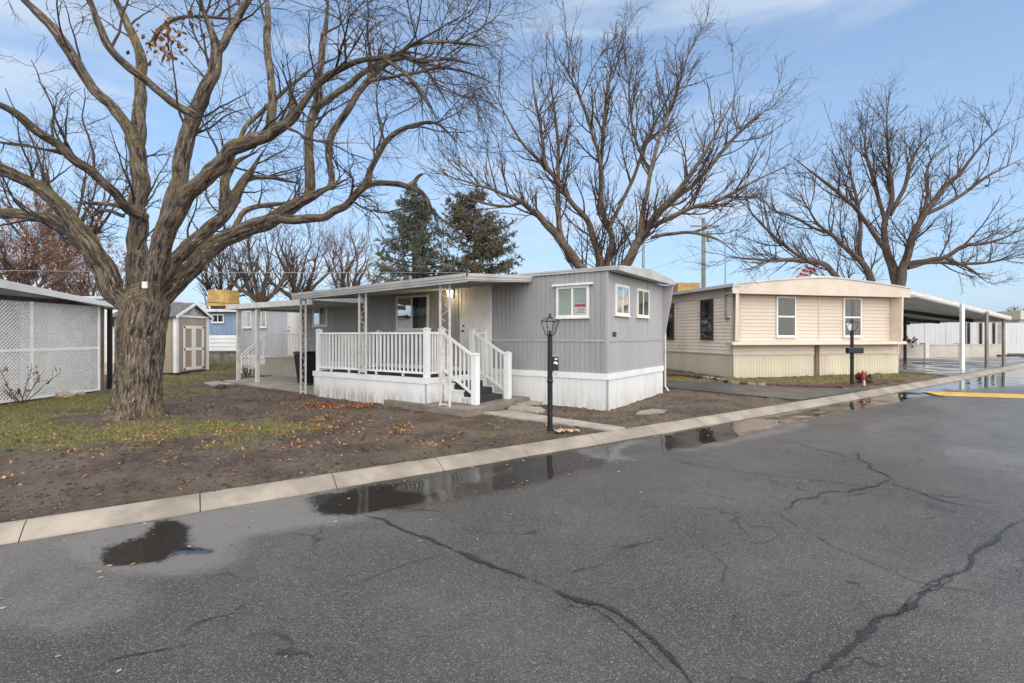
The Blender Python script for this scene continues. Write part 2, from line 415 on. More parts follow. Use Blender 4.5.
# grass blades and fallen leaves (nobody could count them)
rng = np.random.default_rng(3)
cell = np.abs(np.gradient(Sg.reshape(len(ss), -1), axis=0) * np.gradient(Dg.reshape(len(ss), -1), axis=1)).ravel()
def sample_ground(n, w, lim=None):
    p = w * cell; p = p / p.sum(); idx = rng.choice(len(X), n, p=p)
    return idx, X[idx] + rng.uniform(-.07, .07, n), Y[idx] + rng.uniform(-.07, .07, n), Z[idx]
near = (Y > 3) & (Y < 27)
w = np.where(near, grass ** 1.5, 0) / np.maximum(Y, 6) ** 1.2
idx, gx, gy, gz = sample_ground(70000, w)
hgt = rng.uniform(.012, .048, len(gx)) * (.6 + .6 * grass[idx]); wd = rng.uniform(.003, .007, len(gx)) * (.5 + gy / 14)
an = rng.uniform(0, 6.283, len(gx)); ln = rng.normal(0, .55, (len(gx), 2)) * hgt[:, None]
b0 = np.stack([gx - np.cos(an) * wd, gy - np.sin(an) * wd, gz - .004], -1); b1 = np.stack([gx + np.cos(an) * wd, gy + np.sin(an) * wd, gz - .004], -1)
tp = np.stack([gx + ln[:, 0], gy + ln[:, 1], gz + hgt], -1)
V = np.stack([b0, b1, tp], 1).reshape(-1, 3); tt = np.repeat(np.clip(.45 + .35 * n1[idx] + rng.normal(0, .2, len(gx)), 0, 1), 3)
tag(npmesh('grass', V, np.arange(len(V)).reshape(-1, 3), 'grass', None, {'tint': tt}), 'thin yellowish winter grass in patches on the bare yard', 'grass', kind='stuff')

def leaf_quads(px, py, pz, size, flat=.35, seed=0):
    r = np.random.default_rng(seed); n = len(px); a = r.uniform(0, 6.283, n)
    u = np.stack([np.cos(a), np.sin(a), r.normal(0, flat, n)], -1); v = np.stack([-np.sin(a), np.cos(a), r.normal(0, flat, n)], -1)
    s = size * r.uniform(.6, 1.3, n)[:, None]; c = np.stack([px, py, pz], -1)
    q = np.stack([c - u * s, c - v * s * .55 + u * s * .15, c + u * s, c + v * s * .55 + u * s * .1], 1)
    return q.reshape(-1, 3), np.arange(4 * n).reshape(-1, 4), np.repeat(r.uniform(0, 1, n), 4)
lv = 3.4 * blob(-3.9, 11.35, .75, .28) + .50 * blob(-5.3, 12.3, .5, .3) + .30 * blob(-3.4, 9.0, 1.5, .8) + .10 * blob(-2.2, 7.9, 1.8, .8) + .14 * blob(-5.5, 7.8, 2.2, .8) + .25 * blob(-5.6, 14, .6, .5) + .05 * blob(-6, 10, 5, 4) + .20 * blob(11.2, 15.7, .9, .35)
lv *= .03 + 1.6 * sstep(.12, .5, n2 + .5 * n3); lv[(Y < 3)] = 0
idx, gx, gy, gz = sample_ground(4200, lv)
pile = np.exp(-(((gx + 3.9) / .75) ** 2 + ((gy - 11.35) / .3) ** 2))
V, Fq, tt = leaf_quads(gx, gy, gz + .014 + rng.uniform(0, .05, len(gx)) * pile, .026, .45, 5)
tag(npmesh('fallen_leaves', V, Fq, 'leaf_rust', None, {'tint': tt}), 'rusty fallen leaves heaped in front of the porch and strewn over the mud', 'leaves', kind='stuff')

# clods and pebbles in the mud
w = np.where(near & (Y < 14), (1 - grass), 0) / np.maximum(Y, 5) ** 1.5
idx, gx, gy, gz = sample_ground(15000, w)
r = rng.gamma(1.6, .0052, len(gx)) + .003
oc = np.array([(1, 0, 0), (0, 1, 0), (-1, 0, 0), (0, -1, 0), (0, 0, .7), (0, 0, -.5)])
V = np.stack([gx, gy, gz + .004], -1)[:, None, :] + oc[None] * (r[:, None] * rng.uniform(.7, 1.4, (len(gx), 6)))[:, :, None]
of = np.array([(0, 1, 4), (1, 2, 4), (2, 3, 4), (3, 0, 4), (1, 0, 5), (2, 1, 5), (3, 2, 5), (0, 3, 5)])
Fq = (np.arange(len(gx))[:, None, None] * 6 + of[None]).reshape(-1, 3)
M['clod'] = tint_mat('clod', [(.03, .024, .02), (.075, .058, .047), (.14, .11, .09), (.27, .235, .20)], .7)
tag(npmesh('mud_clods', V.reshape(-1, 3), Fq, 'clod', None, {'tint': np.repeat(rng.beta(1.6, 3, len(gx)), 6)}), 'small mud clods and pebbles over the bare soil', 'clods', kind='stuff')

# outer ground sheet to the horizon
V = []; xs = [-600, -80, -40, 0, 40, 80, 600]; ys = [-80, -6, 10, 35, 60, 900]
for y in ys:
    for x in xs: V.append((x, y, T(x, y) - .16))
Fo = [(j * 7 + i, j * 7 + i + 1, j * 7 + i + 8, j * 7 + i + 7) for j in range(len(ys) - 1) for i in range(6)]
M['outer_soil'] = pm('outer_soil', (.15, .13, .09), .9, .3, .4, tint=(.10, .10, .05))
tag(npmesh('ground', V, Fo, 'outer_soil'), kind='structure')

# kerb: rolled concrete edge cast in bays with open joints
prof = [(-.03, -.10), (-.004, .000), (.010, .008), (.06, .004), (.12, -.014), (.19, -.045), (.25, -.075), (.285, -.093), (.295, -.15)]
kb = MB(); s = float(np.interp(-2.2, _x, _s)) - 8 * 1.36
while s < 40:
    e = s + 1.36; sk = np.linspace(s + .005, e - .005, 7); vs = []
    for q in sk:
        dz = random.uniform(-.002, .002)
        for d, z in prof:
            x, y = sd(q, d); vs.append((float(x), float(y), T(0, y) + z + dz))
    n = len(prof); fs = []
    for i in range(6):
        for j in range(n - 1): fs.append((i * n + j, i * n + j + 1, (i + 1) * n + j + 1, (i + 1) * n + j))
    fs += [tuple(range(n))[::-1], tuple(6 * n + j for j in range(n))]
    kb.add(vs, fs); s = e
kb.build('kerb', 'kerb_concrete', smooth=False); tag(bpy.data.objects['kerb'], kind='structure')

# road -----------------------------------------------------------------
ss = np.concatenate([np.arange(-13.5, 12, .07), np.arange(12, 40, .12)]); ds = np.concatenate([np.arange(.24, 6.2, .07), np.arange(6.3, 9.6, .3)])
Sg, Dg, X, Y, Q = grid(ss, ds)
Zr = TN(Y) - .1
px, py = pix(X, Y, Zr)
wt = np.zeros(len(X))
for c in [(116, 561, 150, 556, 5, 7), (132, 551, 166, 541, 10, 9), (164, 540, 171, 525, 9, 6), (160, 548, 204, 551, 7, 3), (345, 503, 470, 482, 12, 14), (470, 482, 570, 461, 14, 11),
          (570, 460, 720, 432, 12, 8), (720, 431, 800, 415, 7, 5.5), (800, 414, 900, 396, 5, 5), (880, 398, 925, 390, 4, 7), (905, 388, 1000, 372, 6, 9), (960, 382, 1100, 366, 9, 14)]:
    wt = np.maximum(wt, capsule(px, py, *c))
fm = np.zeros(len(X))  # pale grey painted into the asphalt where the sky's sheen lies
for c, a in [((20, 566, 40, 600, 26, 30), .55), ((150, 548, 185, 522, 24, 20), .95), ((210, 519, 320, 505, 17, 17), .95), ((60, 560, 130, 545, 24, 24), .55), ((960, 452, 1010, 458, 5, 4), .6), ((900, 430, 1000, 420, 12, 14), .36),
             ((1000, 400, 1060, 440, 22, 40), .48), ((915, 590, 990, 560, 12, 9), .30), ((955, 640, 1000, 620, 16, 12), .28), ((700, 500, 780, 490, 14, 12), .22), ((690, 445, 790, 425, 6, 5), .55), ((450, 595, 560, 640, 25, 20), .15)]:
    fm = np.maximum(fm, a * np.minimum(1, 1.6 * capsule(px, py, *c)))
wt[Dg < .36] = np.maximum(wt[Dg < .36], .45)
rr = fbm(X, Y, .9, 3, 3.)
Zr = Zr + .006 * rr - .010 * wt
k = NT('asphalt'); wa = k.attr('wet').outputs['Fac']
vo = k.new('ShaderNodeTexVoronoi', feature='F1'); vo.inputs['Scale'].default_value = 120; k.link(k.geo.outputs['Position'], vo.inputs['Vector'])
vc = k.new('ShaderNodeSeparateColor'); k.link(vo.outputs['Color'], vc.inputs[0])
big = k.noise(.55, 6, .65); mid_ = k.noise(6, 6, .7); fine = k.noise(140, 4, .7)
base = k.mix(k.ramp(big, .33, .68), (.054, .051, .047), (.106, .100, .092))
base = k.mix(k.ramp(mid_, .42, .70, 0, .55), base, (.060, .056, .052))
lanes = k.noise(.22, 4, .6); base = k.mix(k.ramp(lanes, .42, .62, 0, .45), base, (.044, .042, .039))
ve = k.new('ShaderNodeTexVoronoi', feature='DISTANCE_TO_EDGE'); ve.inputs['Scale'].default_value = .95
wv = k.new('ShaderNodeTexNoise'); wv.inputs['Scale'].default_value = 2.2; wv.inputs['Detail'].default_value = 6; k.link(k.geo.outputs['Position'], wv.inputs['Vector'])
vm = k.new('ShaderNodeVectorMath', operation='MULTIPLY_ADD'); k.link(wv.outputs['Color'], vm.inputs[0]); vm.inputs[1].default_value = (.8, .8, 0); k.link(k.geo.outputs['Position'], vm.inputs[2]); k.link(vm.outputs[0], ve.inputs['Vector'])
hair = k.math('MULTIPLY', k.ramp(ve.outputs['Distance'], .016, .004), k.ramp(k.noise(.8, 4, .6), .50, .62, 0, .8))
base = k.mix(k.ramp(vc.outputs[0], .35, 1., 0, .42), base, (.165, .155, .14))
base = k.mix(k.ramp(vc.outputs[1], .80, .98, 0, .6), base, (.25, .235, .21))
base = k.mix(k.ramp(vc.outputs[2], .72, .95, 0, .6), base, (.036, .034, .031))
base = k.mix(k.ramp(k.noise(38, 3, .6), .66, .70, 0, .6), base, (.34, .31, .27)); base = k.mix(hair, base, (.018, .017, .016))
wn = k.math('MULTIPLY_ADD', k.noise(2.1, 7, .72), 1.25, wa); wn = k.math('MULTIPLY_ADD', k.noise(12, 6, .75, None, (.5, 1.4, 1)), .75, wn); wn = k.math('MULTIPLY_ADD', k.noise(46, 4, .7), .75, k.math('ADD', wn, -.28))
damp = k.ramp(wn, 1.18, 1.48); pud = k.ramp(wn, 1.43, 1.78)
col = k.mix(damp, base, k.mix(.45, base, (.035, .032, .029)))
col = k.mix(pud, col, (.025, .022, .019))
fa = k.attr('sky_sheen').outputs['Fac']; fz = k.ramp(k.math('MULTIPLY_ADD', k.noise(1.7, 6, .7), .8, k.math('MULTIPLY_ADD', k.noise(26, 6, .75, None, (.6, 1.3, 1)), .75, k.math('ADD', fa, -.18))), .70, 1.55, 0, .66)
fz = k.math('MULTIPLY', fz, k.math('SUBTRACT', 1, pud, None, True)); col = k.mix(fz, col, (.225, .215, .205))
ro = k.math('MINIMUM', k.ramp(damp, 0, 1, .50, .20), k.ramp(lanes, .40, .62, .52, .34)); ro = k.math('MULTIPLY_ADD', fz, -.20, ro); o = k.new('ShaderNodeMix', data_type='FLOAT'); k.link(pud, o.inputs[0]); k.link(ro, o.inputs[2]); o.inputs[3].default_value = .07
hh = k.math('MULTIPLY_ADD', vo.outputs['Distance'], -1.2, fine)
hb = k.math('MULTIPLY', hh, k.math('SUBTRACT', 1, pud, None, True))
nm = k.bump(hb, .55, .012); rip = k.bump(k.noise(9, 3), .02, .03, nm)
M['asphalt'] = k.fin(col, o.outputs[0], rip); k.b.inputs['IOR'].default_value = 1.4
tag(npmesh('road', np.stack([X, Y, Zr], -1), Q, 'asphalt', None, {'wet': wt, 'sky_sheen': fm}, True), kind='structure')

# cracks: ragged sunken seams and tar smears in the asphalt, laid 4 mm over it
k = NT('crack_tar'); cu = k.attr('across').outputs['Fac']
e = k.math('MULTIPLY_ADD', k.noise(26, 5, .7), 1.5, k.math('MULTIPLY_ADD', k.noise(5, 3), .9, k.math('ABSOLUTE', cu)))
al = k.ramp(e, 1.62, 1.36)
tr = k.new('ShaderNodeBsdfTransparent'); mx = k.new('ShaderNodeMixShader')
cc = k.mix(k.ramp(k.noise(60, 4), .4, .7), (.013, .013, .014), (.040, .039, .039))
k.fin(cc, .42, k.bump(k.noise(70, 5, .7), .7, .012))
k.link(al, mx.inputs[0]); k.link(tr.outputs[0], mx.inputs[1]); k.link(k.b.outputs[0], mx.inputs[2]); k.link(mx.outputs[0], k.out.inputs[0]); M['crack_tar'] = k.m
def road_pt(px_, py_):
    p = gnd(px_, py_, -.1); return p
CV = []; CF = []; CA = []
def crack(pts, w0, w1, jit=.02, seed=0):
    r = random.Random(seed); P = [road_pt(*p) for p in pts]; D = []
    for a, b in zip(P[:-1], P[1:]):
        n = max(2, int((b - a).length / .05))
        for i in range(n): D.append(a.lerp(b, i / n))
    D.append(P[-1]); n = len(D); base_i = len(CV)
    for i, p in enumerate(D):
        t = (D[min(i + 2, n - 1)] - D[max(i - 2, 0)]).normalized(); s_ = Vector((t.y, -t.x, 0))
        q = p + s_ * (noise.noise((p.x * 2.1, p.y * 2.1, seed)) * jit * 3 + noise.noise((p.x * 9, p.y * 9, seed)) * jit)
        w = (w0 + (w1 - w0) * i / n) * (.75 + .6 * noise.noise((p.x * 3, p.y * 3, seed + 4)))
        if i < 4 or i > n - 5: w *= .4
        for a in (-1, 0, 1):
            v = q + s_ * a * w; CV.append((v.x, v.y, T(0, v.y) - .1 + .007)); CA.append(a)
        if i:
            b = base_i + 3 * i
            CF.append((b - 3, b, b + 1, b - 2)); CF.append((b - 2, b + 1, b + 2, b - 1))
crack([(352, 514), (385, 520), (402, 531), (432, 541), (470, 557), (515, 574), (545, 587)], .05, .07, .02, 1)
crack([(535, 581), (560, 592), (600, 606), (630, 625), (655, 645), (680, 668), (700, 690)], .055, .075, .018, 2)
crack([(560, 594), (600, 612), (640, 640), (665, 670)], .014, .03, .02, 3)
crack([(550, 578), (590, 566), (625, 549), (665, 540)], .012, .022, .02, 4)
crack([(603, 547), (620, 548), (640, 543)], .04, .025, .02, 14)
crack([(330, 594), (350, 586), (385, 573), (448, 552)], .012, .014, .015, 5)
crack([(60, 683), (110, 664), (150, 656), (210, 640)], .012, .02, .02, 6)
crack([(1024, 519), (1000, 532), (978, 548), (960, 568), (945, 580), (925, 590)], .045, .06, .02, 7)
crack([(935, 580), (905, 600), (880, 622), (872, 640), (850, 650), (800, 685)], .07, .07, .03, 8)
crack([(875, 625), (905, 615), (925, 592), (960, 572)], .02, .02, .03, 9)
crack([(800, 528), (830, 545), (870, 562), (915, 580), (970, 590), (1024, 606)], .014, .014, .02, 10)
crack([(782, 514), (800, 528), (830, 536)], .03, .02, .02, 11)
crack([(785, 510), (800, 500), (840, 492), (890, 480), (860, 460), (855, 452)], .05, .06, .04, 12)
crack([(660, 457), (700, 466), (760, 474), (830, 482), (900, 492), (960, 498), (1024, 508)], .02, .02, .02, 13)
crack([(722, 535), (760, 543), (785, 535), (770, 526), (735, 530)], .012, .012, .03, 15)
crack([(845, 580), (862, 582), (866, 588)], .05, .03, .02, 16)
crack([(780, 440), (830, 452), (860, 462)], .018, .03, .02, 17)
crack([(880, 480), (940, 500), (1000, 512)], .035, .03, .02, 18)
crack([(650, 440), (760, 444), (900, 436), (1024, 455)], .012, .012, .02, 19)
tag(npmesh('road_crack', CV, CF, 'crack_tar', None, {'across': CA}), kind='structure')

# stray leaves and grit on the road
r = np.random.default_rng(9); n = 260; q = r.uniform(0, 1, n)
lx, ly = sd(r.uniform(-6, 16, n), .38 + 3.8 * r.beta(.7, 2.2, n)); lz = TN(ly) - .093
V, Fq, tt = leaf_quads(lx, ly, lz, .020, .15, 8)
M['leaf_tan'] = tint_mat('leaf_tan', [(.16, .10, .05), (.42, .26, .11), (.45, .35, .2)])
tag(npmesh('road_leaves', V, Fq, 'leaf_tan', None, {'tint': tt}), 'tan leaves scattered singly over the wet asphalt', 'leaves', kind='stuff')

def slab_pts(pts, z0, z1, mb=None):
    """polygonal slab following the terrain"""
    mb = mb or MB(); n = len(pts)
    lo = [(x, y, T(x, y) + z0) for x, y in pts]; hi = [(x, y, T(x, y) + z1) for x, y in pts]
    return mb.add(lo + hi, [tuple(range(n))[::-1], tuple(range(n, 2 * n))] + [(i, (i + 1) % n, n + (i + 1) % n, n + i) for i in range(n)])

# tan home's driveway, its brick edged bed, the walk from the steps to the kerb, puddle in the mud
def kpt(s, d): x, y = sd(s, d); return (float(x), float(y))
def s_of(x): return float(np.interp(x, _x, _s))
M['driveway_asphalt'] = pm('driveway_asphalt', (.062, .060, .058), .40, .2, 1.2, tint=(.11, .09, .075), bump=.3, bscale=60)
dv = [(3.5, 15.4), kpt(s_of(6.9), -.03), kpt(s_of(8.6), -.03), kpt(s_of(10.1), -.03), (9.6, 14.5), (6.8, 15.45), (5.0, 16.4), (3.2, 19.5), (1.2, 19.2)]
tag(slab_pts(dv, -.10, .035).build('driveway', 'driveway_asphalt'), kind='structure')
k = NT('carport_pale_floor'); q = k.noise(.55, 6, .65); M['carport_pale_floor'] = k.fin(k.mix(k.ramp(q, .35, .65), (.15, .145, .138), (.26, .25, .235)), k.ramp(k.noise(.8, 5), .42, .58, .55, .12))  # floor colour lightened to throw light up under the carport roof
cp = [kpt(s_of(15.6), -.03), kpt(s_of(19), -.03), kpt(s_of(22), -.03), kpt(s_of(26.5), -.03), (29, 29), (21, 29.5), (13.2, 28.2), (15.3, 19.3)]
tag(slab_pts(cp, -.10, .03).build('carport_floor', 'carport_pale_floor'), kind='structure')
tag(slab_pts([(9.2, 14.95), (10.25, 14.75), (11.1, 15.35), (12.9, 16.55), (12.5, 16.85), (11.2, 15.95), (9.6, 15.5)], -.05, .035).build('flower_bed', 'mulch'), kind='structure')
tag(slab_pts([(1.72, 8.62), (1.98, 8.80), (1.05, 9.62), (-.1, 10.62), (-.62, 10.35), (.3, 9.55)], -.06, .035).build('path', 'concrete', bevel=.008), kind='structure')

# ------------------------------------------------------------------ grey mobile home
C1 = (2.03, 10.68); vv = (352 / 615.6, 505 / 615.6); uu = (-vv[1], vv[0])
FL = Face(C1, uu, (-vv[0], -vv[1]))                    # long wall: a = u, o towards the yard
FE = Face(C1, vv, (-uu[0], -uu[1]))                    # end wall by the road: a = v, o towards the road
def UV(u, v, z): return FL(u, -v, z)
UL, WD = 11.2, 3.55                                    # length of the front section, width
home = thing('mobile_home', UV(5, 1.8, .05), 'long grey metal mobile home with white skirting and a low bowed roof', 'mobile home')
b = MB(); b.fbox(FL, .05, UL - .02, -WD + .05, -.05, .1, 2.98); b.fbox(FL, UL, 17.33, -4.45, -1.05, .1, 2.72)
b.build('wall_core', 'grey_siding', home)
w = ribs(FL, .05, UL, 1.53, 2.985, .125, .022, .012); ribs(FL, .05, UL, .80, 1.475, .125, .022, .012, w)
w.build('long_wall', 'grey_siding', home)
M['pale_siding'] = pm('pale_siding', (.50, .495, .51), .55, .07, 1.2, streak=True)
ribs(FL.moved(-1.0), UL + .01, 17.33, .80, 2.70, .125, .022, .012).build('rear_wall', 'pale_siding', home)
w = ribs(FE, .05, WD, 1.53, 2.96, 1.19, .018, .008); ribs(FE, .05, WD, .80, 1.475, 1.19, .018, .008, w)
w.build('end_wall', 'grey_panel', home)
w = MB(); w.fbox(FL, 17.335, 17.36, -4.45, -1.0, .1, 2.7); w.build('back_wall', 'grey_panel', home)
t = MB(); t.fbox(FL, .06, UL, -.01, .014, 1.478, 1.527); t.fbox(FE, .06, WD, -.01, .014, 1.478, 1.527)
t.fbox(FL, 0, .055, -.05, .012, .80, 2.98); t.fbox(FE, -.008, .05, -.05, .010, .80, 2.98); t.fbox(FE, WD - .05, WD + .01, -.05, .014, .80, 2.95)
for a in (1.19, 2.38): t.fbox(FE, a - .03, a + .012, -.01, .010, 1.54, 2.95)
t.build('wall_trim', 'grey_trim', home)
# skirting
s = ribs(FL, 0, UL, -.12, .672, .155, .02, .012); ribs(FE, 0, WD, -.12, .672, .155, .02, .012, s); ribs(FL.moved(-1.), UL, 17.33, -.12, .70, .155, .02, .012, s)
s.build('skirting', 'white_skirt', home)
s = MB(); s.fbox(FL, -.022, UL, .002, .022, .668, .802); s.fbox(FE, -.02, WD + .02, .002, .024, .668, .802); s.fbox(FL.moved(-1.), UL, 17.33, .002, .022, .70, .802)
s.build('skirting_rail', 'white_paint', home)
# roof: bowed sheet with fascia
def zr(v): q = (v - 1.8) / 1.8; return 3.165 - .03 * q * q - .075 * abs(q) - .02 * (q > .5) * (q - .5)
us = [-.30, UL + .02]; vs_ = np.linspace(-.06, WD + .10, 15); rb = MB(); n = len(vs_); V = []
for u_ in us:
    for v_ in vs_: V.append(UV(u_, v_, zr(v_) + .012))
    for v_ in vs_: V.append(UV(u_, v_, zr(v_) - .02))
f_ = [(i, i + 1, 2 * n + i + 1, 2 * n + i) for i in range(n - 1)] + [(n + i, 3 * n + i, 3 * n + i + 1, n + i + 1) for i in range(n - 1)]
f_ += [(i, n + i, n + i + 1, i + 1) for i in range(n - 1)] + [(2 * n + i, 2 * n + i + 1, 3 * n + i + 1, 3 * n + i) for i in range(n - 1)]
f_ += [(0, 2 * n, 3 * n, n), (n - 1, 2 * n - 1, 4 * n - 1, 3 * n - 1)]
rb.add(V, f_); rf = rb.build('roof', 'roof_metal', home)
fb = MB()                                              # gable fascia with a soffit behind it, drip edge along the long side
va = np.linspace(-.05, WD + .09, 13)
for a, c in zip(va[:-1], va[1:]):
    fb.hexa([UV(-.30, a, 2.955 if a > 0 else 2.97), UV(-.30, c, 2.955), UV(-.265, c, 2.955), UV(-.265, a, 2.955), UV(-.30, a, zr(a) - .022), UV(-.30, c, zr(c) - .022), UV(-.265, c, zr(c) - .022), UV(-.265, a, zr(a) - .022)])
fb.build('gable_fascia', 'grey_roof_trim', home)
fb = MB(); fb.fbox(FL, -.26, UL, .016, .05, 2.985, 3.04); fb.fbox(FL, -.26, -.02, -WD, .012, 2.972, 2.984)
fb.build('eave_trim', 'grey_roof_trim', home)
wg = MB(); wg.add([FE(WD - .02, .27, 2.95), FE(WD + .05, .27, 2.95), FE(WD + .05, .0, 2.95), FE(WD - .02, .0, 2.95), FE(WD - .02, .22, 2.55), FE(WD + .05, .22, 2.55), FE(WD + .05, 0, 2.55), FE(WD - .02, 0, 2.55),
                   FE(WD - .02, .03, 1.5), FE(WD + .05, .03, 1.5), FE(WD + .05, 0, 1.5), FE(WD - .02, 0, 1.5)],
                  [(0, 1, 2, 3), (0, 4, 5, 1), (1, 5, 6, 2), (2, 6, 7, 3), (3, 7, 4, 0), (4, 8, 9, 5), (5, 9, 10, 6), (6, 10, 11, 7), (7, 11, 8, 4), (8, 11, 10, 9)])
wg.build('side_wing', 'grey_trim', home)
dp = MB(); dp.tube([FE(WD + .07, .05, 2.9), FE(WD + .07, .04, 1.5), FE(WD + .07, .04, .25), FE(WD + .1, .12, .12)], .025, 8); dp.build('downpipe', 'white_worn', home)
# rear section roof
rb = MB(); rb.fbox(FL, UL - .02, 17.5, -4.6, -.86, 2.705, 2.83); rb.build('rear_roof', 'grey_roof_trim', home)
# windows: (face, a0, a1, z0, z1)
window(home, FL, .43, 1.24, 2.01, 2.705, 'v', 'curtain_green', folds=False, drip=True)
window(home, FE, .34, 1.10, 2.06, 2.735, 'v', 'curtain_grey', cover=.7)
window(home, FE, 1.60, 2.40, 2.06, 2.735, 'v', 'curtain_grey', cover=.7)
window(home, FL, 5.21, 6.47, 1.76, 2.72, 'v', 'curtain_grey', cover=.6)
window(home, FL, 9.70, 10.45, 1.92, 2.60, 'v', 'curtain_white', cover=.7)
FR = FL.moved(-1.)
window(home, FR, 15.07, 15.82, 1.94, 2.65, 'v', 'curtain_white', cover=.7)
window(home, FR, 16.20, 16.89, 1.94, 2.65, 'v', 'curtain_white', cover=.7)
def panel_door(f, a0, a1, z0, z1, knob_side, mat='door_white', label=None, panels=True):
    d = MB(); d.fbox(f, a0 + .05, a1 - .05, .002, .030, z0, z1 - .05)
    w = a1 - a0 - .1; h = z1 - z0 - .05
    if panels:                                          # raised mouldings round six sunk panels
        for c0, c1 in ((.13, .45), (.55, .87)):
            for r0, r1 in ((.09, .40), (.47, .76), (.82, .94)):
                A, B, D_, E_ = a0 + .05 + w * c0, a0 + .05 + w * c1, z0 + h * r0, z0 + h * r1
                for q in ((A, B, D_, D_ + .02), (A, B, E_ - .02, E_), (A, A + .02, D_ + .02, E_ - .02), (B - .02, B, D_ + .02, E_ - .02)):
                    d.fbox(f, q[0], q[1], .028, .040, q[2], q[3])
    door = d.build('door', mat, home); 
    if label: door['label'] = label
    j = MB(); j.fbox(f, a0, a0 + .047, .002, .045, z0, z1); j.fbox(f, a1 - .047, a1, .002, .045, z0, z1); j.fbox(f, a0 + .047, a1 - .047, .002, .045, z1 - .047, z1)
    j.build('door_frame', 'white_frame', door)
    ka = a0 + .12 if knob_side < 0 else a1 - .12
    q = MB(); q.tube([f(ka, .03, z0 + .93), f(ka, .07, z0 + .93), f(ka, .085, z0 + .93), f(ka, .105, z0 + .93)], [.015, .015, .032, .02], 10)
    q.build('door_knob', 'knob', door)
    q = MB(); q.tube([f(ka, .03, z0 + 1.06), f(ka, .05, z0 + 1.06)], .025, 10); q.build('deadbolt', 'knob', door)
panel_door(FL, 3.08, 4.08, .80, 2.91, 1, label='white six panel front door')
panel_door(FR, 12.70, 13.56, .86, 2.68, 1, label='plain white side door', panels=False)
text('102', .155, 'black_metal', home, FE, .31, .012, 1.585)
# porch lamp, lit
pl = MB(); pl.fbox(FL, 4.30, 4.44, .002, .03, 2.60, 2.82); pl.fbox(FL, 4.31, 4.43, .03, .16, 2.79, 2.815)
lamp = pl.build('wall_lamp', 'black_metal', home)
q = MB(); q.hexa([FL(4.325, .05, 2.61), FL(4.415, .05, 2.61), FL(4.405, .14, 2.63), FL(4.335, .14, 2.63), FL(4.315, .04, 2.785), FL(4.425, .04, 2.785), FL(4.425, .155, 2.785), FL(4.315, .155, 2.785)])
q.build('lamp_shade', 'lamp_glow', lamp)
ld = bpy.data.lights.new('porch_light', 'POINT'); ld.energy = 5; ld.color = (1, .74, .42); ld.shadow_soft_size = .06
lo = bpy.data.objects.new('porch_light', ld); COL.objects.link(lo); lo.location = FL(4.37, .30, 2.55)
# notice behind the window pane
nt = MB(); nt.fbox(FL, .50, .78, .026, .030, 2.075, 2.31)
sg = nt.build('window_sign', 'sign_white'); tag(sg, 'small white notice with red heading in the corner of a window by the lamp post', 'sign')
hd = MB(); hd.fbox(FL, .505, .775, .0295, .0325, 2.235, 2.30); hd.build('heading', 'sign_red', sg)
hd = MB()
for i in range(4): hd.fbox(FL, .53, .75 - .04 * (i % 2), .0295, .0318, 2.105 + .03 * i, 2.115 + .03 * i)
hd.build('lines', 'brown_frame', sg)

# ------------------------------------------------------------------ porch slab, deck, steps, canopy
tag(slab_pts([UV(1.95, -2.28, 0).xy, UV(1.95, -.03, 0).xy, UV(3.6, -.03, 0).xy, UV(4.4, -2.28, 0).xy], -.08, .145).build('porch_slab', 'porch_slab', bevel=.012), 'stained concrete pad at the foot of the white porch steps', 'concrete slab')
deck = thing('porch_deck', UV(5.2, -1.0, .1), 'white vinyl porch deck with picket railings and dark carpeted steps', 'porch deck')
d0, d1, dv_ = 3.2, 7.2, -2.16
FD = Face(UV(0, dv_, 0).xy, uu, (-vv[0], -vv[1])); FDR = Face(UV(d0, 0, 0).xy, vv, (-uu[0], -uu[1])); FDL = Face(UV(d1, 0, 0).xy, vv, uu)
s = ribs(FD, d0, d1, -.02, .575, .305, .012, .008); ribs(FDR, dv_, -.03, -.02, .575, .305, .012, .008, s); ribs(FDL, dv_, -.03, -.02, .575, .305, .012, .008, s)
s.build('deck_skirting', 'deck_white', deck)
s = MB(); s.fbox(FL, d0 - .02, d1 + .02, -dv_ - .05, -dv_ + .022, .578, .702); s.fbox(FL, d0 - .022, d0 + .03, .03, -dv_ - .052, .578, .700); s.fbox(FL, d1 - .03, d1 + .022, .03, -dv_ - .052, .578, .700)
s.build('rim_board', 'white_paint', deck)
s = MB(); s.fbox(FL, d0 + .032, d1 - .032, .06, -dv_ - .053, .64, .705); s.build('deck_floor', 'carpet', deck)
def sq_post(f, a, o, z0, z1, name='railing_post', w=.115):
    p = MB(); p.fbox(f, a - w / 2, a + w / 2, o - w / 2, o + w / 2, z0, z1)
    e = w / 2 + .012; p.fbox(f, a - e, a + e, o - e, o + e, z1, z1 + .02)
    g = [f(a - e, o - e, z1 + .02), f(a + e, o - e, z1 + .02), f(a + e, o + e, z1 + .02), f(a - e, o + e, z1 + .02), f(a, o, z1 + .055)]
    p.add(g, [(0, 1, 4), (1, 2, 4), (2, 3, 4), (3, 0, 4), (3, 2, 1, 0)]); return p.build(name, 'white_paint', deck, bevel=.004)
RV = 2.06
for a, o in ((7.12, RV), (3.27, RV), (3.24, 1.62), (3.24, .56), (3.24, .09), (7.12, .10)): sq_post(FL, a, o, .704, 1.74)
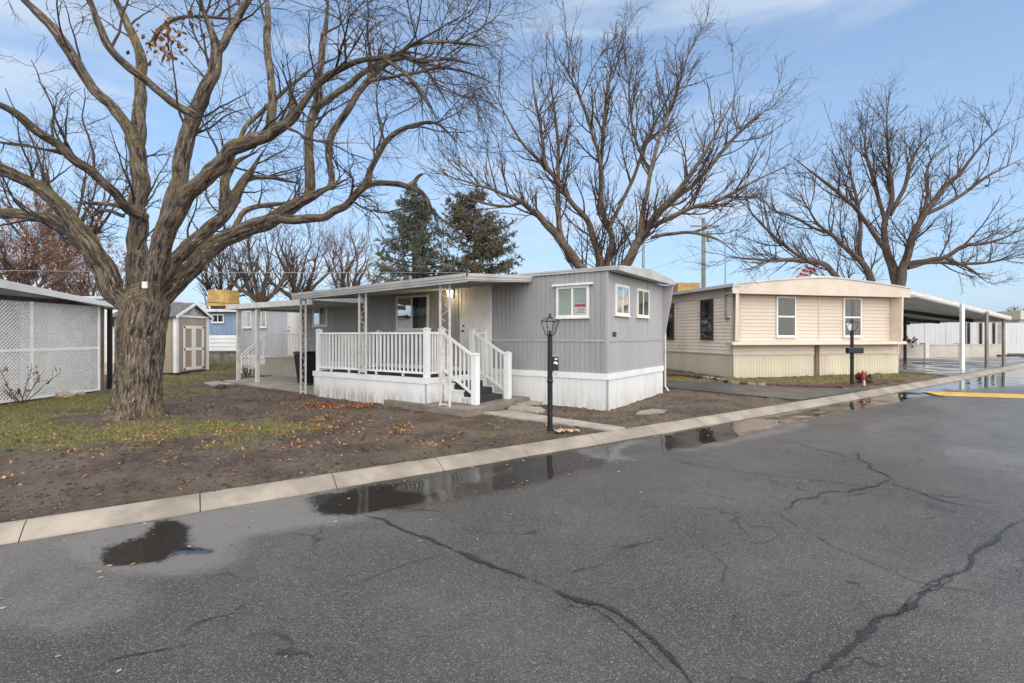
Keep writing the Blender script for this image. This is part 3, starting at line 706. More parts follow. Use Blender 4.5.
def rail_run(f0, f1, zt=1.665, zb=.80, drop=0., n=None, ends=True):
    """top and bottom rail with balusters between two points, sloping down by drop"""
    f0, f1 = Vector(f0), Vector(f1); d = f1 - f0; L = d.length; n = n or max(1, int(L / .127) - 1)
    up = Vector((0, 0, 1)); e = Vector((0, 0, -drop))
    MB().bar(f0 + up * zt, f1 + up * zt + e, .062, .05).build('top_rail', 'white_paint', deck)
    MB().bar(f0 + up * zb, f1 + up * zb + e, .05, .045).build('bottom_rail', 'white_paint', deck)
    for i in range(n):
        q = (i + 1) / (n + 1); p = f0 + d * q + e * q
        MB().bar(p + up * (zb + .02), p + up * (zt - .02), .034, .034, Vector((*vv, 0))).build('baluster', 'white_paint', deck)
g = lambda a, o: FL(a, o, 0)
rail_run(g(7.06, RV), g(3.33, RV)); rail_run(g(3.25, RV - .06), g(3.24, 1.68), n=3); rail_run(g(3.24, .50), g(3.24, .15), n=3); rail_run(g(7.12, RV - .06), g(7.12, .16), n=15)
for a in (4.0, 4.9, 5.9, 6.6): MB().fbox(FL, a - .02, a + .02, RV - .02, RV + .02, .703, .78).build('rail_foot', 'white_paint', deck)
st = MB(); rise = .14
treads = [(2.90, 3.17, .565), (2.62, 2.898, .425), (2.34, 2.618, .285)]
st2 = MB(); st3 = MB()
for a0, a1, zt in treads:
    st.fbox(FL, a0 - .015, a1, .60, 1.58, zt - .15, zt)
    st2.fbox(FL, a0 + .012, a1, 1.582, 1.635, .13, zt - .03); st3.fbox(FL, a0 + .012, a1, .52, .598, .13, zt + .02)
    st2.fbox(FL, a0 - .01, a1, 1.56, 1.655, zt - .028, zt + .006)
st.build('carpeted_step', 'carpet', deck, bevel=.008); st2.build('step_skirting', 'deck_white', deck); st3.build('step_skirting', 'deck_white', deck)
sq_post(FL, 2.27, 1.64, .13, 1.20, 'newel_post', .135); sq_post(FL, 2.22, .54, .13, 1.20, 'newel_post', .135)
rail_run(g(3.18, 1.63), g(2.33, 1.64), 1.66, .86, .49, 6); rail_run(g(3.18, .55), g(2.28, .54), 1.66, .86, .49, 6)

canopy = thing('porch_canopy', UV(5, -2.1, .1), 'grey metal porch canopy on white ornamental iron posts, against the grey home', 'canopy')
cu0, cu1, cv0 = 1.92, 7.85, -2.34
def zc(u_, v_): q = (v_ + 2.34) / 2.34; r_ = (u_ - 1.92) / 5.9; return 2.805 - .115 * r_ + q * (.175)
rb = MB()
for i in range(16):                                    # standing panels running from wall to gutter
    a, c = cu0 + (cu1 - cu0) * i / 16, cu0 + (cu1 - cu0) * (i + 1) / 16
    for dz, m0, m1 in ((0, a, c - .05), (-.028, c - .05, c)):
        rb.hexa([UV(m0, cv0 + .03, zc(m0, cv0) + dz - .09), UV(m1, cv0 + .03, zc(m1, cv0) + dz - .09), UV(m1, -.016, zc(m1, 0) + dz - .09), UV(m0, -.016, zc(m0, 0) + dz - .09),
                 UV(m0, cv0 + .03, zc(m0, cv0) + dz - .03), UV(m1, cv0 + .03, zc(m1, cv0) + dz - .03), UV(m1, -.016, zc(m1, 0) + dz - .03), UV(m0, -.016, zc(m0, 0) + dz - .03)])
rb.build('roof_panel', 'canopy_under', canopy)
fb = MB()
def sl(u0, u1, v0, v1, zt, zb, out=0):                  # sloped fascia strip from (u0,v0) to (u1,v1)
    d = (UV(u1, v1, 0) - UV(u0, v0, 0)).normalized(); nrm = Vector((d.y, -d.x, 0))
    if nrm.dot(UV((u0 + u1) / 2, (v0 + v1) / 2, 0) - UV(5, -1.2, 0)) < 0: nrm = -nrm
    a0, a1 = UV(u0, v0, zc(u0, v0)), UV(u1, v1, zc(u1, v1)); t_, b_ = Vector((0, 0, zt)), Vector((0, 0, zb)); o0, o1 = nrm * out, nrm * (out + .03)
    fb.hexa([a0 + o0 + b_, a1 + o0 + b_, a1 + o1 + b_, a0 + o1 + b_, a0 + o0 + t_, a1 + o0 + t_, a1 + o1 + t_, a0 + o1 + t_])
sl(cu0, cu1, cv0, cv0, .02, -.045, .022); sl(cu0, cu1, cv0, cv0, -.048, -.10, .006); sl(cu0, cu1, cv0, cv0, -.103, -.15, -.012)
for u_ in (cu0, cu1): sl(u_, u_, cv0, -.02, .02, -.045, .022); sl(u_, u_, cv0, -.02, -.048, -.10, .006); sl(u_, u_, cv0, -.02, -.103, -.13, -.012)
fb.build('fascia', 'grey_roof_trim', canopy)
def iron_post(u0, u1, v_, z0, gz=None):
    p = MB(); zt = min(zc(u0, v_), zc(u1, v_)) - .10
    for u_ in (u0, u1): p.bar(UV(u_, v_, z0), UV(u_, v_, zt), .034, .034, Vector((*vv, 0)))
    p.bar(UV(u0, v_, z0 + .06), UV(u1, v_, z0 + .06), .02, .03); p.bar(UV(u0, v_, zt - .05), UV(u1, v_, zt - .05), .02, .03)
    post = p.build('iron_post', 'white_worn', canopy)
    s = MB(); n = 7; um = (u0 + u1) / 2; r = abs(u1 - u0) / 2 - .017
    for i in range(n):                                  # S scrolls between the bars
        zb = z0 + .12 + (zt - z0 - .24) * i / n; hh = (zt - z0 - .24) / n; sg_ = 1 if i % 2 else -1; pts = []
        for j in range(15):
            q = j / 14; pts.append(UV(um + sg_ * r * math.sin(q * 2 * math.pi) * (.95), v_, zb + hh * q))
        s.tube(pts, .007, 5)
    s.build('scroll_work', 'white_worn', post)
iron_post(2.50, 2.76, -2.19, T(0, 9.6) + .14); iron_post(5.08, 5.32, -2.215, .705); iron_post(7.62, 7.84, -2.12, T(0, 13) + .01)

# ------------------------------------------------------------------ side entrance: slab, landing, canopy, handrail, bin
tag(slab_pts([UV(7.25, -2.05, 0).xy, UV(12.3, -2.0, 0).xy, UV(12.5, .95, 0).xy, UV(11.25, .95, 0).xy, UV(11.15, -.03, 0).xy, UV(7.25, -.03, 0).xy], -.08, .06).build('patio_slab', 'concrete', bevel=.01), 'worn concrete patio under the side canopy between the deck and the landing', 'concrete slab')
tag(slab_pts([UV(11.35, -2.75, 0).xy, UV(12.35, -2.55, 0).xy, UV(12.4, -2.1, 0).xy, UV(11.3, -2.15, 0).xy], -.05, .05).build('stepping_slab', 'concrete', bevel=.01), 'pale stepping slab at the left tip of the patio', 'paving slab')
land = thing('entrance_landing', UV(12.4, .5, .1), 'beige painted concrete landing with two steps below the side door', 'landing')
q = MB(); q.fbox(FL, 11.3, 13.42, -.97, 0, .05, .80); q.build('landing_block', 'landing_paint', land, bevel=.012)
q = MB(); q.fbox(FL, 11.28, 13.44, -.975, .015, .802, .845); q.build('landing_top', 'landing_paint', land)
for a0, a1, z1 in ((13.425, 13.78, .57), (13.785, 14.14, .32)):
    q = MB(); q.fbox(FL, a0, a1, -.97, -.01, .05, z1); q.build('step', 'landing_paint', land, bevel=.01)
hr = thing('handrail', UV(13.5, 0, .84), 'white pipe handrail sloping down beside the landing steps', 'handrail')
q = MB(); q.bar(FL(13.40, -.02, 1.66), FL(15.2, -.02, .82), .05, .05); q.bar(FL(13.40, -.02, 1.54), FL(15.2, -.02, .70), .04, .04); q.build('sloping_rail', 'white_paint', hr)
q = MB(); q.bar(FL(11.34, -.03, 1.655), FL(13.40, -.03, 1.655), .014, .014); q.build('level_rail', 'grey_trim', hr)
for i in range(13): MB().bar(FL(11.36 + i * .168, -.03, .845), FL(11.36 + i * .168, -.03, 1.65), .007, .007).build('picket', 'grey_trim', hr)
for i in range(6):
    a = 13.55 + i * .26; MB().bar(FL(a, -.02, max(.2, .57 - .3 * i)), FL(a, -.02, 1.52 - (a - 13.4) * .467), .02, .02).build('picket', 'white_paint', hr)
MB().bar(FL(15.1, -.02, .18), FL(15.1, -.02, .84), .05, .05).build('rail_post', 'white_paint', hr)

side = thing('side_canopy', UV(10.5, -1.6, .15), 'flat white fascia canopy on two square posts over the side door', 'canopy')
q = MB(); q.fbox(FL, 7.95, 12.62, -.97, 1.70, 2.54, 2.585); q.fbox(FL, 7.95, 11.15, .03, 1.70, 2.50, 2.538); q.build('roof_panel', 'canopy_under', side)
q = MB(); q.fbox(FL, 7.90, 12.66, 1.702, 1.742, 2.46, 2.62); q.fbox(FL, 12.622, 12.662, -.97, 1.70, 2.46, 2.62); q.build('fascia', 'white_worn', side)
for a in (10.93, 12.08):
    q = MB(); z0 = T(0, 15.5) + .055; q.fbox(FL, a - .048, a + .048, 1.57, 1.67, z0, 2.535); q.build('canopy_post', 'white_worn', side)

BU, BV = 9.05, -1.12
bin_ = thing('trash_bin', UV(BU, BV, .12), 'black wheeled trash bin behind the left iron post of the porch canopy', 'trash bin')
def ring(z, w, d): return [UV(BU + sx * w, BV + sy * d, z) for sx, sy in ((-1, -1), (1, -1), (1, 1), (-1, 1))]
z0 = T(0, 15) + .06; q = MB(); q.hexa(ring(z0 + .06, .20, .22) + ring(z0 + .92, .27, .30)); q.build('bin_body', 'bin_black', bin_, bevel=.02)
q = MB(); q.hexa(ring(z0 + .925, .29, .32) + ring(z0 + .985, .27, .29)); q.build('bin_lid', 'bin_black', bin_, bevel=.015)
q = MB(); q.tube([UV(BU - .25, BV + .33, z0 + .9), UV(BU + .25, BV + .33, z0 + .9)], .018, 8); q.build('bin_handle', 'bin_black', bin_)
for a in (BU - .22, BU + .22):
    q = MB(); q.tube([UV(a - .025, BV + .24, z0 + .1), UV(a + .025, BV + .24, z0 + .1)], .10, 16); q.build('wheel', 'bin_black', bin_)

# flagstones by the walk
for pts, lab in (([(511, 408), (541, 409.5), (545, 412.5), (536, 413.5), (508, 411)], 'flat tan flagstone lying against the porch slab corner'), ([(536, 401), (544, 404), (522, 408), (512, 406)], 'weathered plank shaped stone leaning on the porch slab edge')):
    tag(slab_pts([gnd(*p).xy for p in pts], -.04, .06).build('flagstone', 'concrete', bevel=.008), lab, 'flagstone')
tag(slab_pts([gnd(*p).xy for p in [(640, 412), (652, 410), (668, 411), (664, 414), (648, 415), (636, 415)]], -.05, .026).build('mud_puddle', 'pale_mud'), kind='structure')

# ------------------------------------------------------------------ lamp posts
def lamp_post(base, hgt, lab, rot=0., thick=.045):
    x, y, z = base; lp = thing('lamp_post', (x, y, z), lab, 'lamp post', 'black lamp posts along the kerb')
    c, s = math.cos(rot), math.sin(rot); f = lambda a, o, zz: Vector((x + a * c - o * s, y + a * s + o * c, z + zz))
    q = MB(); q.tube([f(0, 0, -.05), f(0, 0, .02), f(0, 0, .03), f(0, 0, .82), f(0, 0, .85), f(0, 0, .88), f(0, 0, hgt - .34), f(0, 0, hgt - .325)], [thick * 1.25] * 2 + [thick] * 2 + [thick * 1.25, thick, thick * .92, thick * 1.5], 14)
    q.build('pole', 'black_metal', lp, smooth=False)
    L = MB(); z0, z1 = hgt - .32, hgt - .09; r0, r1 = .062, .115
    k4 = [(-1, -1), (1, -1), (1, 1), (-1, 1)]
    lo_ = [f(a * r0, b * r0, z0) for a, b in k4]; hi_ = [f(a * r1, b * r1, z1) for a, b in k4]
    for i in range(4):
        L.bar(lo_[i], hi_[i], .010); L.bar(lo_[i], lo_[(i + 1) % 4], .011); L.bar(hi_[i], hi_[(i + 1) % 4], .012)
        L.bar(hi_[i] + Vector((0, 0, .006)), f(k4[i][0] * .028, k4[i][1] * .028, hgt - .03), .010)
    L.fbox(f, -.034, .034, -.034, .034, hgt - .035, hgt - .02); L.tube([f(0, 0, hgt - .02), f(0, 0, hgt), f(0, 0, hgt + .02), f(0, 0, hgt + .045), f(0, 0, hgt + .055)], [.03, .012, .02, .008, .003], 8)
    L.tube([f(0, 0, z0), f(0, 0, z0 + .07)], .02, 8)
    ln = L.build('lantern', 'black_metal', lp)
    g = MB()
    for i in range(4): g.quad(lo_[i], lo_[(i + 1) % 4], hi_[(i + 1) % 4], hi_[i])
    g.build('lantern_pane', 'lantern_glass', ln)
    tp = [f(a * r1 * .98, b * r1 * .98, z1 + .008) for a, b in k4]; t2 = [f(a * .03, b * .03, hgt - .034) for a, b in k4]
    return lp, f
p1 = gnd(550, 430.5); hgt1 = CZ - (316 - H) / F * p1.y - p1.z
lp, f = lamp_post(p1, hgt1, 'black lamp post with an open lantern and number plaque in front of the grey home', R(20))
q = MB(); q.fbox(f, .035, .155, -.02, .02, 1.03, 1.27); pq = q.build('number_plaque', 'black_metal', lp, bevel=.006)
q = MB(); q.fbox(f, .03, .158, -.026, .026, 1.272, 1.30); q.build('plaque_cap', 'steel', pq)
fq = lambda a, o, zz: f(a, o, zz); fpl = lambda a, o, zz: f(a, -o, zz)
for dx, dz, sgn in ((0, 0, 1),):
    q = MB()                                            # white emblem and marks on the plaque
    for cx_, cz_, r_ in ((.075, 1.165, .019), (.115, 1.155, .024), (.098, 1.178, .014)):
        n = 12; q.add([f(cx_ + r_ * math.cos(6.283 * i / n), -.0225, cz_ + r_ * .8 * math.sin(6.283 * i / n)) for i in range(n)], [tuple(range(n))])
    q.fbox(f, .075, .125, -.0225, -.0215, 1.215, 1.228); q.fbox(f, .085, .135, -.0225, -.0215, 1.236, 1.246)
    q.build('plaque_marks', 'white_paint', pq)
q = MB(); q.tube([f(.04, 0, 1.03), f(.07, -.03, .985), f(.095, -.035, .95), f(.12, -.03, .99), f(.14, -.02, 1.02)], .006, 5); q.build('loose_cable', 'steel', lp)
p2 = gnd(852, 385.5); hgt2 = CZ - (320 - H) / F * p2.y - p2.z
lp, f = lamp_post(p2, hgt2, 'black lamp post carrying a horizontal newspaper box in front of the tan home', R(14), .05)
q = MB(); q.fbox(f, -.30, .27, -.17, -.055, .97, 1.15); q.build('newspaper_box', 'black_metal', lp, bevel=.03)
q = MB(); q.fbox(f, -.31, -.302, -.165, -.06, .985, 1.14); q.build('box_flap', 'bin_black', lp)

stk = thing('marker_stake', gnd(864, 387), 'red and white marker stake by the kerb beside the newspaper box lamp post', 'marker')
p = gnd(864, 387); q = MB(); q.tube([p + Vector((.02, 0, -.05)), p + Vector((0, 0, .20))], [.022, .03], 8); q.build('stake_foot', 'white_worn', stk)
q = MB(); q.tube([p + Vector((0, 0, .20)), p + Vector((-.03, 0, .42)), p + Vector((-.045, 0, .50))], [.036, .04, .012], 8); q.build('stake_top', 'red_paint', stk)

# ------------------------------------------------------------------ tan double-wide home
C2 = (7.6, 17.36); a14 = R(14); r2 = (math.cos(a14), math.sin(a14)); b2 = (-r2[1], r2[0])
F2 = Face(C2, r2, (-b2[0], -b2[1])); F2S = Face(C2, b2, (-r2[0], -r2[1])); W2 = 7.25; L2 = 11.5
h2 = thing('mobile_home', F2(3.5, -5, .15), 'tan double wide mobile home with pink lap siding and a cream skirt', 'mobile home')
q = MB(); q.fbox(F2, .05, W2 - .05, -L2, -.05, .0, 3.2); q.build('wall_core', 'cream_siding', h2)
q = laps(F2, .30, W2 - .32, 1.43, 3.03, .125, .020); laps(F2, 0, W2, .96, 1.28, .125, .020, q); q.build('front_wall', 'pink_siding', h2)
q = laps(F2S, 0.06, L2, .98, 2.96, .125, .020); q.build('side_wall', 'cream_siding', h2)
q = MB(); q.fbox(F2S, -.02, L2, .002, .016, 2.965, 3.26); q.build('side_frieze', 'pink_trim', h2)
q = ribs(F2, 0, W2, -.08, .925, .12, .018, .01); q.build('front_skirting', 'cream_skirt', h2)
q = ribs(F2S, 0, L2, -.08, .945, .12, .018, .01); q.build('side_skirting', 'cream_skirt', h2)
q = MB(); q.fbox(F2, -.02, W2 + .01, .0, .03, .927, .955); q.fbox(F2S, 0, L2, .0, .03, .947, .978); q.build('skirting_rail', 'pink_trim', h2)
q = MB(); q.fbox(F2, 3.38, 3.56, .012, .05, .12, 1.26); q.build('centre_post', 'old_wood', h2)
q = MB()                                                # ledge with rolled top, side wings
q.hexa([F2(-.30, .0, 1.28), F2(W2 - .06, .0, 1.28), F2(W2 - .06, .38, 1.285), F2(-.30, .38, 1.285), F2(-.30, 0, 1.43), F2(W2 - .06, 0, 1.43), F2(W2 - .06, .36, 1.40), F2(-.30, .36, 1.40)])
q.build('ledge', 'pink_trim', h2, bevel=.02)
q = MB()
for a0, a1, t0, t1 in ((-.20, -.10, .22, .29), (W2 - .34, W2 - .26, W2 - .44, W2 - .37)):
    q = MB(); q.hexa([F2(a0, .36, 1.42), F2(a1, .36, 1.42), F2(t1, .02, 1.42), F2(t0, .02, 1.42), F2(a0, .40, 3.05), F2(a1, .40, 3.05), F2(t1, .02, 3.05), F2(t0, .02, 3.05)])
    q.build('side_wing', 'pink_trim', h2)
q = MB()
for a in (3.57,): q.fbox(F2, a - .025, a + .025, .0, .026, 1.44, 3.02)
q.fbox(F2, -.01, .10, 0, .026, .96, 1.28); q.fbox(F2S, -.02, .06, 0, .028, .98, 2.965); q.fbox(F2, W2 - .08, W2, 0, .026, .96, 1.28); q.build('corner_trim', 'pink_trim', h2)
def z2(a): q = (a - W2 / 2) / (W2 / 2 + .3); return 3.68 - .33 * abs(q) ** 1.35
aa = np.linspace(-.33, W2 + .06, 25); q = MB()
for a, c in zip(aa[:-1], aa[1:]):
    q.hexa([F2(a, .36, 3.04), F2(c, .36, 3.04), F2(c, .41, 3.03), F2(a, .41, 3.03), F2(a, .36, z2(a) - .03), F2(c, .36, z2(c) - .03), F2(c, .41, z2(c) - .03), F2(a, .41, z2(a) - .03)])
q.build('gable_fascia', 'pink_trim', h2)
q = MB(); q.fbox(F2, -.32, W2 + .28, .022, .355, 3.045, 3.06); q.build('soffit', 'pink_trim', h2)
q = MB()
for a, c in zip(aa[:-1], aa[1:]):
    q.hexa([F2(a, -L2 - .1, z2(a) - .03), F2(c, -L2 - .1, z2(c) - .03), F2(c, .44, z2(c) - .028), F2(a, .44, z2(a) - .028), F2(a, -L2 - .1, z2(a) + .02), F2(c, -L2 - .1, z2(c) + .02), F2(c, .44, z2(c) + .02), F2(a, .44, z2(a) + .02)])
q.fbox(F2S, -.44, L2, .02, .34, 3.262, 3.315)
q.build('roof', 'roof_metal', h2)
q = MB()
for a0, a1, z0, z1 in ((2.95, 3.9, 3.69, 3.74),): q.fbox(F2, a0, a1, -.3, .30, z0 - .03, z1 - .01)
q.build('ridge_cap', 'white_worn', h2)
window(h2, F2.moved(.016), 1.73, 2.55, 1.57, 3.0, 'h', 'curtain_grey'); window(h2, F2.moved(.016), 4.63, 5.45, 1.57, 3.0, 'h', 'curtain_grey', cover=.8)
window(h2, F2S.moved(.016), 1.04, 1.79, 1.50, 2.96, 'h', 'curtain_grey', 'brown_frame', w=.07, cover=.7); window(h2, F2S.moved(.016), 3.62, 4.40, 1.50, 2.96, 'h', 'curtain_grey', 'brown_frame', w=.07, cover=.7)
mast = thing('antenna_mast', F2S(.30, .08, 2.2), 'thin steel antenna mast clamped to the corner of the tan home', 'mast')
q = MB(); q.tube([F2S(.30, .08, 2.17), F2S(.30, .08, 5.0)], .022, 8); q.build('mast_pole', 'steel', mast)
q = MB(); q.fbox(F2S, .14, .33, .022, .10, 2.20, 2.235); q.fbox(F2S, .22, .33, .022, .10, 3.02, 3.05); q.build('mast_bracket', 'steel', mast)
q = MB(); q.bar(F2S(-.1, .08, 4.95), F2S(.7, .08, 4.95), .012)
for a in (-.08, .12, .5, .68): q.bar(F2S(a, -.2, 4.95), F2S(a, .36, 4.95), .009)
q.build('aerial', 'steel', mast)

# brick edging round the bed, one brick after another
lineE = [gnd(*p) for p in [(668, 376), (690, 377.5), (712, 380), (735, 384.5), (752, 386), (780, 387), (810, 388), (840, 389), (850, 390)]]
M['brick_pale'] = pm('brick_pale', (.34, .27, .22), .8, .25, 9)
D = []
for a, c in zip(lineE[:-1], lineE[1:]):
    n = max(1, round((c - a).length / .215))
    for i in range(n): D.append((a.lerp(c, i / n), (c - a).normalized()))
bricks = {}
for i, (p, t) in enumerate(D[:60]):
    kind = 'pale' if (i > 5 and i < 18 and i % 3) else 'red'
    if kind not in bricks:
        q = MB(); x = Vector((1, 0, 0)) * .10; y = Vector((0, 1, 0)) * .05; zz = Vector((0, 0, .05))
        q.hexa([-x - y - zz, x - y - zz, x + y - zz, -x + y - zz, -x - y + zz, x - y + zz, x + y + zz, -x + y + zz]); o = q.build('edging_brick', 'brick_pale' if kind == 'pale' else 'brick_red', bevel=.008); bricks[kind] = o
    else: o = bricks[kind].copy(); COL.objects.link(o)
    o.location = (p.x, p.y, T(p.x, p.y) + .045); o.rotation_euler = (random.uniform(-.12, .12), random.uniform(-.1, .1), math.atan2(t.y, t.x) + random.uniform(-.2, .2))
    tag(o, 'pale worn edging brick beside the corner of the tan home' if kind == 'pale' else 'dark red edging brick between the tan home and its driveway', 'brick', 'pale edging bricks' if kind == 'pale' else 'red edging bricks')

# ------------------------------------------------------------------ carport right of the tan home
cpt = thing('carport', (18.5, 22, .2), 'lean-to carport with a corrugated roof on slim posts beside the tan home', 'carport')
A, B_, C_, D_ = F2(W2 + .02, -.05, 3.38), Vector((21.75, 22.05, 2.40)), Vector((23.2, 29.5, 2.42)), F2(W2 + .06, -9.5, 2.72)
def cpz(s_, t_): return A.lerp(B_, s_).lerp(D_.lerp(C_, s_), t_)
q = MB(); n = 64
for i in range(n):
    dz0 = .022 * (i % 2) ; s0, s1 = i / n, (i + 1) / n
    for j in range(4):
        t0, t1 = j / 4, (j + 1) / 4; up = Vector((0, 0, .02)); dz = Vector((0, 0, dz0))
        q.hexa([cpz(s0, t0) + dz, cpz(s1, t0) + dz, cpz(s1, t1) + dz, cpz(s0, t1) + dz, cpz(s0, t0) + dz + up, cpz(s1, t0) + dz + up, cpz(s1, t1) + dz + up, cpz(s0, t1) + dz + up])
q.build('roof_sheet', 'carport_sheet', cpt)
q = MB(); d = Vector((0, -.045, 0)); q.hexa([A + d + Vector((0, 0, -.07)), B_ + d + Vector((0, 0, -.07)), B_ + Vector((0, -.005, -.13)), A + Vector((0, -.005, -.13)), A + d + Vector((0, 0, .06)), B_ + d + Vector((0, 0, .06)), B_ + Vector((0, -.005, .06)), A + Vector((0, -.005, .06))])
q.bar(B_ + Vector((.03, 0, -.03)), C_ + Vector((.03, 0, -.03)), .05, .16); q.build('fascia', 'white_worn', cpt)
q = MB()
for t_ in (.30, .62, .97): q.bar(cpz(.01, t_) + Vector((0, 0, -.09)), cpz(.99, t_) + Vector((0, 0, -.09)), .07, .16)
q.build('beam', 'dark_wood', cpt)
for (px_, pyb, yy, mt, w_) in ((963.5, 370.4, 20.2, 'white_paint', .115), (988, 368, 21.2, 'pole_wood', .095), (1005, 366, 22.0, 'pole_wood', .085), (906, 362, 25.4, 'dark_wood', .10)):
    x_ = (px_ - CX) / F * yy; zb = T(x_, yy) + .02
    best = min(((cpz(i / 40, j / 40) - Vector((x_, yy, 0))).xy.length, cpz(i / 40, j / 40).z) for i in range(41) for j in range(41))[1]
    q = MB(); q.cuboid(x_ - w_ / 2, x_ + w_ / 2, yy - w_ / 2 + .06, yy + w_ / 2 + .06, zb, best - .015); q.build('carport_post', mt, cpt)
# low wall, fence, pillar and buildings beyond
lw = thing('low_wall', (25, 28.6, .4), 'low beige block wall behind the carport', 'wall')
wl0, wl1 = Vector((20.2, 27.3, 0)), Vector((28.8, 29.7, 0)); dw = (wl1 - wl0).normalized(); FW = Face(wl0.xy, dw.xy, (dw.y, -dw.x)); Lw = (wl1 - wl0).length
q = MB(); q.fbox(FW, 0, Lw, -.2, 0, .2, 1.08); q.build('wall_panel', 'beige_wall', lw)
q = MB(); q.fbox(FW, -.02, Lw + .02, -.23, .03, 1.082, 1.13); q.build('coping', 'beige_wall', lw)
q = MB(); q.fbox(FW, 0, Lw, .002, .012, .2, .34); q.build('base_strip', 'dark_wood', lw)  # darker strip along the foot of the wall
for a in (2.95, 5.55):
    q = MB(); q.fbox(FW, a - .14, a + .14, -.25, .06, .25, 1.2); q.build('wall_pier', 'white_worn', lw)
pil = thing('pillar', FW(Lw + .25, 0, .3), 'tall white square pillar at the right end of the low beige wall', 'pillar')
q = MB(); q.fbox(FW, Lw + .06, Lw + .36, -.25, .05, .25, 2.35); q.build('pillar_shaft', 'white_worn', pil)
q = MB(); q.fbox(FW, Lw - .4, Lw + 2.2, -.4, .15, .2, .50); q.build('pillar_base', 'dark_wood', pil)
pf = thing('panel_fence', (29, 33.5, .4), 'tall pale grey panel fence with dark posts behind the low wall', 'fence')
w0, w1 = Vector((21.5, 31.6, 0)), Vector((44, 38.0, 0)); dw = (w1 - w0).normalized(); FG = Face(w0.xy, dw.xy, (dw.y, -dw.x))
for i in range(12):
    if i != 8: ribs(FG, i * 1.95, i * 1.95 + 1.92, .25, 2.52, .48, .02, .012).build('fence_panel', 'grey_fence', pf)
for px_ in (973.5, 980, 998, 1018):
    yy = 33.6; x_ = (px_ - CX) / F * yy; a = (Vector((x_, yy, 0)) - w0).dot(dw); q = MB(); q.fbox(FG, a - .06, a + .06, .02, .12, .3, 2.5); q.build('fence_post', 'dark_wood', pf)
yb = thing('storage_building', (47, 44, .6), 'ochre flat roofed building at the far right edge beyond the fence', 'building')
q = MB(); q.cuboid(43.2, 60, 43, 52, .3, 3.0); q.build('wall', 'grey_fence', yb)
q = MB(); q.cuboid(43, 60.2, 42.7, 52.2, 3.0, 3.75); q.build('roof_band', 'cream_skirt', yb)
q = MB()
for x_ in (44.2, 46.5, 49): q.cuboid(x_, x_ + .9, 42.93, 43.0 - .004, .6, 2.7)
q.build('doorway', 'dark_wood', yb)

# ------------------------------------------------------------------ left side: lattice carport, white building, tan shed, blue house
lc = thing('lattice_carport', (-13, 12, 0), 'white lattice sided carport with a low metal roof on the left', 'carport')
FX = Face((-11.42, 9.0), (0, 1), (1, 0))                # runs away from the camera, faces the yard
def lattice(a0, a1, z0, z1, name='lattice_panel'):
    q = MB(); pitch, w_ = .062, .0165
    for lay, sg_ in ((.0, 1), (.008, -1)):
        h_ = z1 - z0; c = a0 - h_ if sg_ > 0 else a0
        while c < (a1 if sg_ > 0 else a1 + h_):
            lo_, hi_ = (c, c + h_) if sg_ > 0 else (c, c - h_)
            pts = []
            for aa_, zz_ in ((lo_, z0), (hi_, z1)): pts.append((aa_, zz_))
            (p0a, p0z), (p1a, p1z) = pts
            def clip(pa, pz, qa, qz):
                if pa < a0: pz += (a0 - pa) / (qa - pa) * (qz - pz); pa = a0
                if pa > a1: pz += (a1 - pa) / (qa - pa) * (qz - pz); pa = a1
                return pa, pz
            if max(p0a, p1a) > a0 + .02 and min(p0a, p1a) < a1 - .02:
                A_ = clip(p0a, p0z, p1a, p1z); B2 = clip(p1a, p1z, p0a, p0z)
                if math.hypot(A_[0] - B2[0], A_[1] - B2[1]) > .03:
                    pa, pb = FX(A_[0], lay, A_[1]), FX(B2[0], lay, B2[1]); q.bar(pa, pb, .006, w_ * 2, FX.n.cross((pb - pa).normalized()) if False else Vector((1, 0, 0)))
            c += pitch * 1.414
    return q.build(name, 'lattice', lc)
for a0, a1 in ((-.1, .98), (1.02, 2.97), (3.01, 4.92)): lattice(a0, a1, .14, 2.40)
q = MB()
for a in (1.0, 2.99): q.fbox(FX, a - .035, a + .035, .010, .030, .12, 2.42)
q.fbox(FX, -.1, 4.95, .010, .026, 1.24, 1.30); q.fbox(FX, 4.90, 4.97, .010, .032, .1, 2.42); q.fbox(FX, -.1, 4.95, .010, .028, .10, .15); q.build('lattice_batten', 'lattice', lc)
q = MB(); q.fbox(FX, -.1, 5.0, -.08, .0, -.06, .10); q.build('sill_beam', 'dark_wood', lc)
q = MB(); q.fbox(FX, 4.98, 5.10, -.10, .03, -.02, 2.44); q.build('end_post', 'old_wood', lc)
q = MB(); q.fbox(FX, 5.36, 5.44, -.10, .0, .0, 2.44); q.build('end_post', 'bin_black', lc)
q = MB(); q.fbox(FX, -.2, 5.5, -.10, .03, 2.425, 2.52); q.build('head_beam', 'dark_wood', lc)
def lz(a): return 2.80 - .105 * (a - 2.3)
q = MB()
for i in range(10):
    a, c = -.6 + .61 * i, -.6 + .61 * (i + 1)
    q.hexa([FX(a, -4.6, lz(a) - .06), FX(c, -4.6, lz(c) - .06), FX(c, .25, lz(c) - .115), FX(a, .25, lz(a) - .115), FX(a, -4.6, lz(a) + .1), FX(c, -4.6, lz(c) + .1), FX(c, .25, lz(c) - .02), FX(a, .25, lz(a) - .02)])
q.build('roof', 'roof_metal', lc)
q = MB(); q.hexa([FX(-.6, .252, lz(-.6) - .24), FX(5.5, .252, lz(5.5) - .09), FX(5.5, .275, lz(5.5) - .09), FX(-.6, .275, lz(-.6) - .24), FX(-.6, .252, lz(-.6) + .01), FX(5.5, .252, lz(5.5) + .01), FX(5.5, .275, lz(5.5) + .01), FX(-.6, .275, lz(-.6) + .01)]); q.build('fascia', 'white_paint', lc)
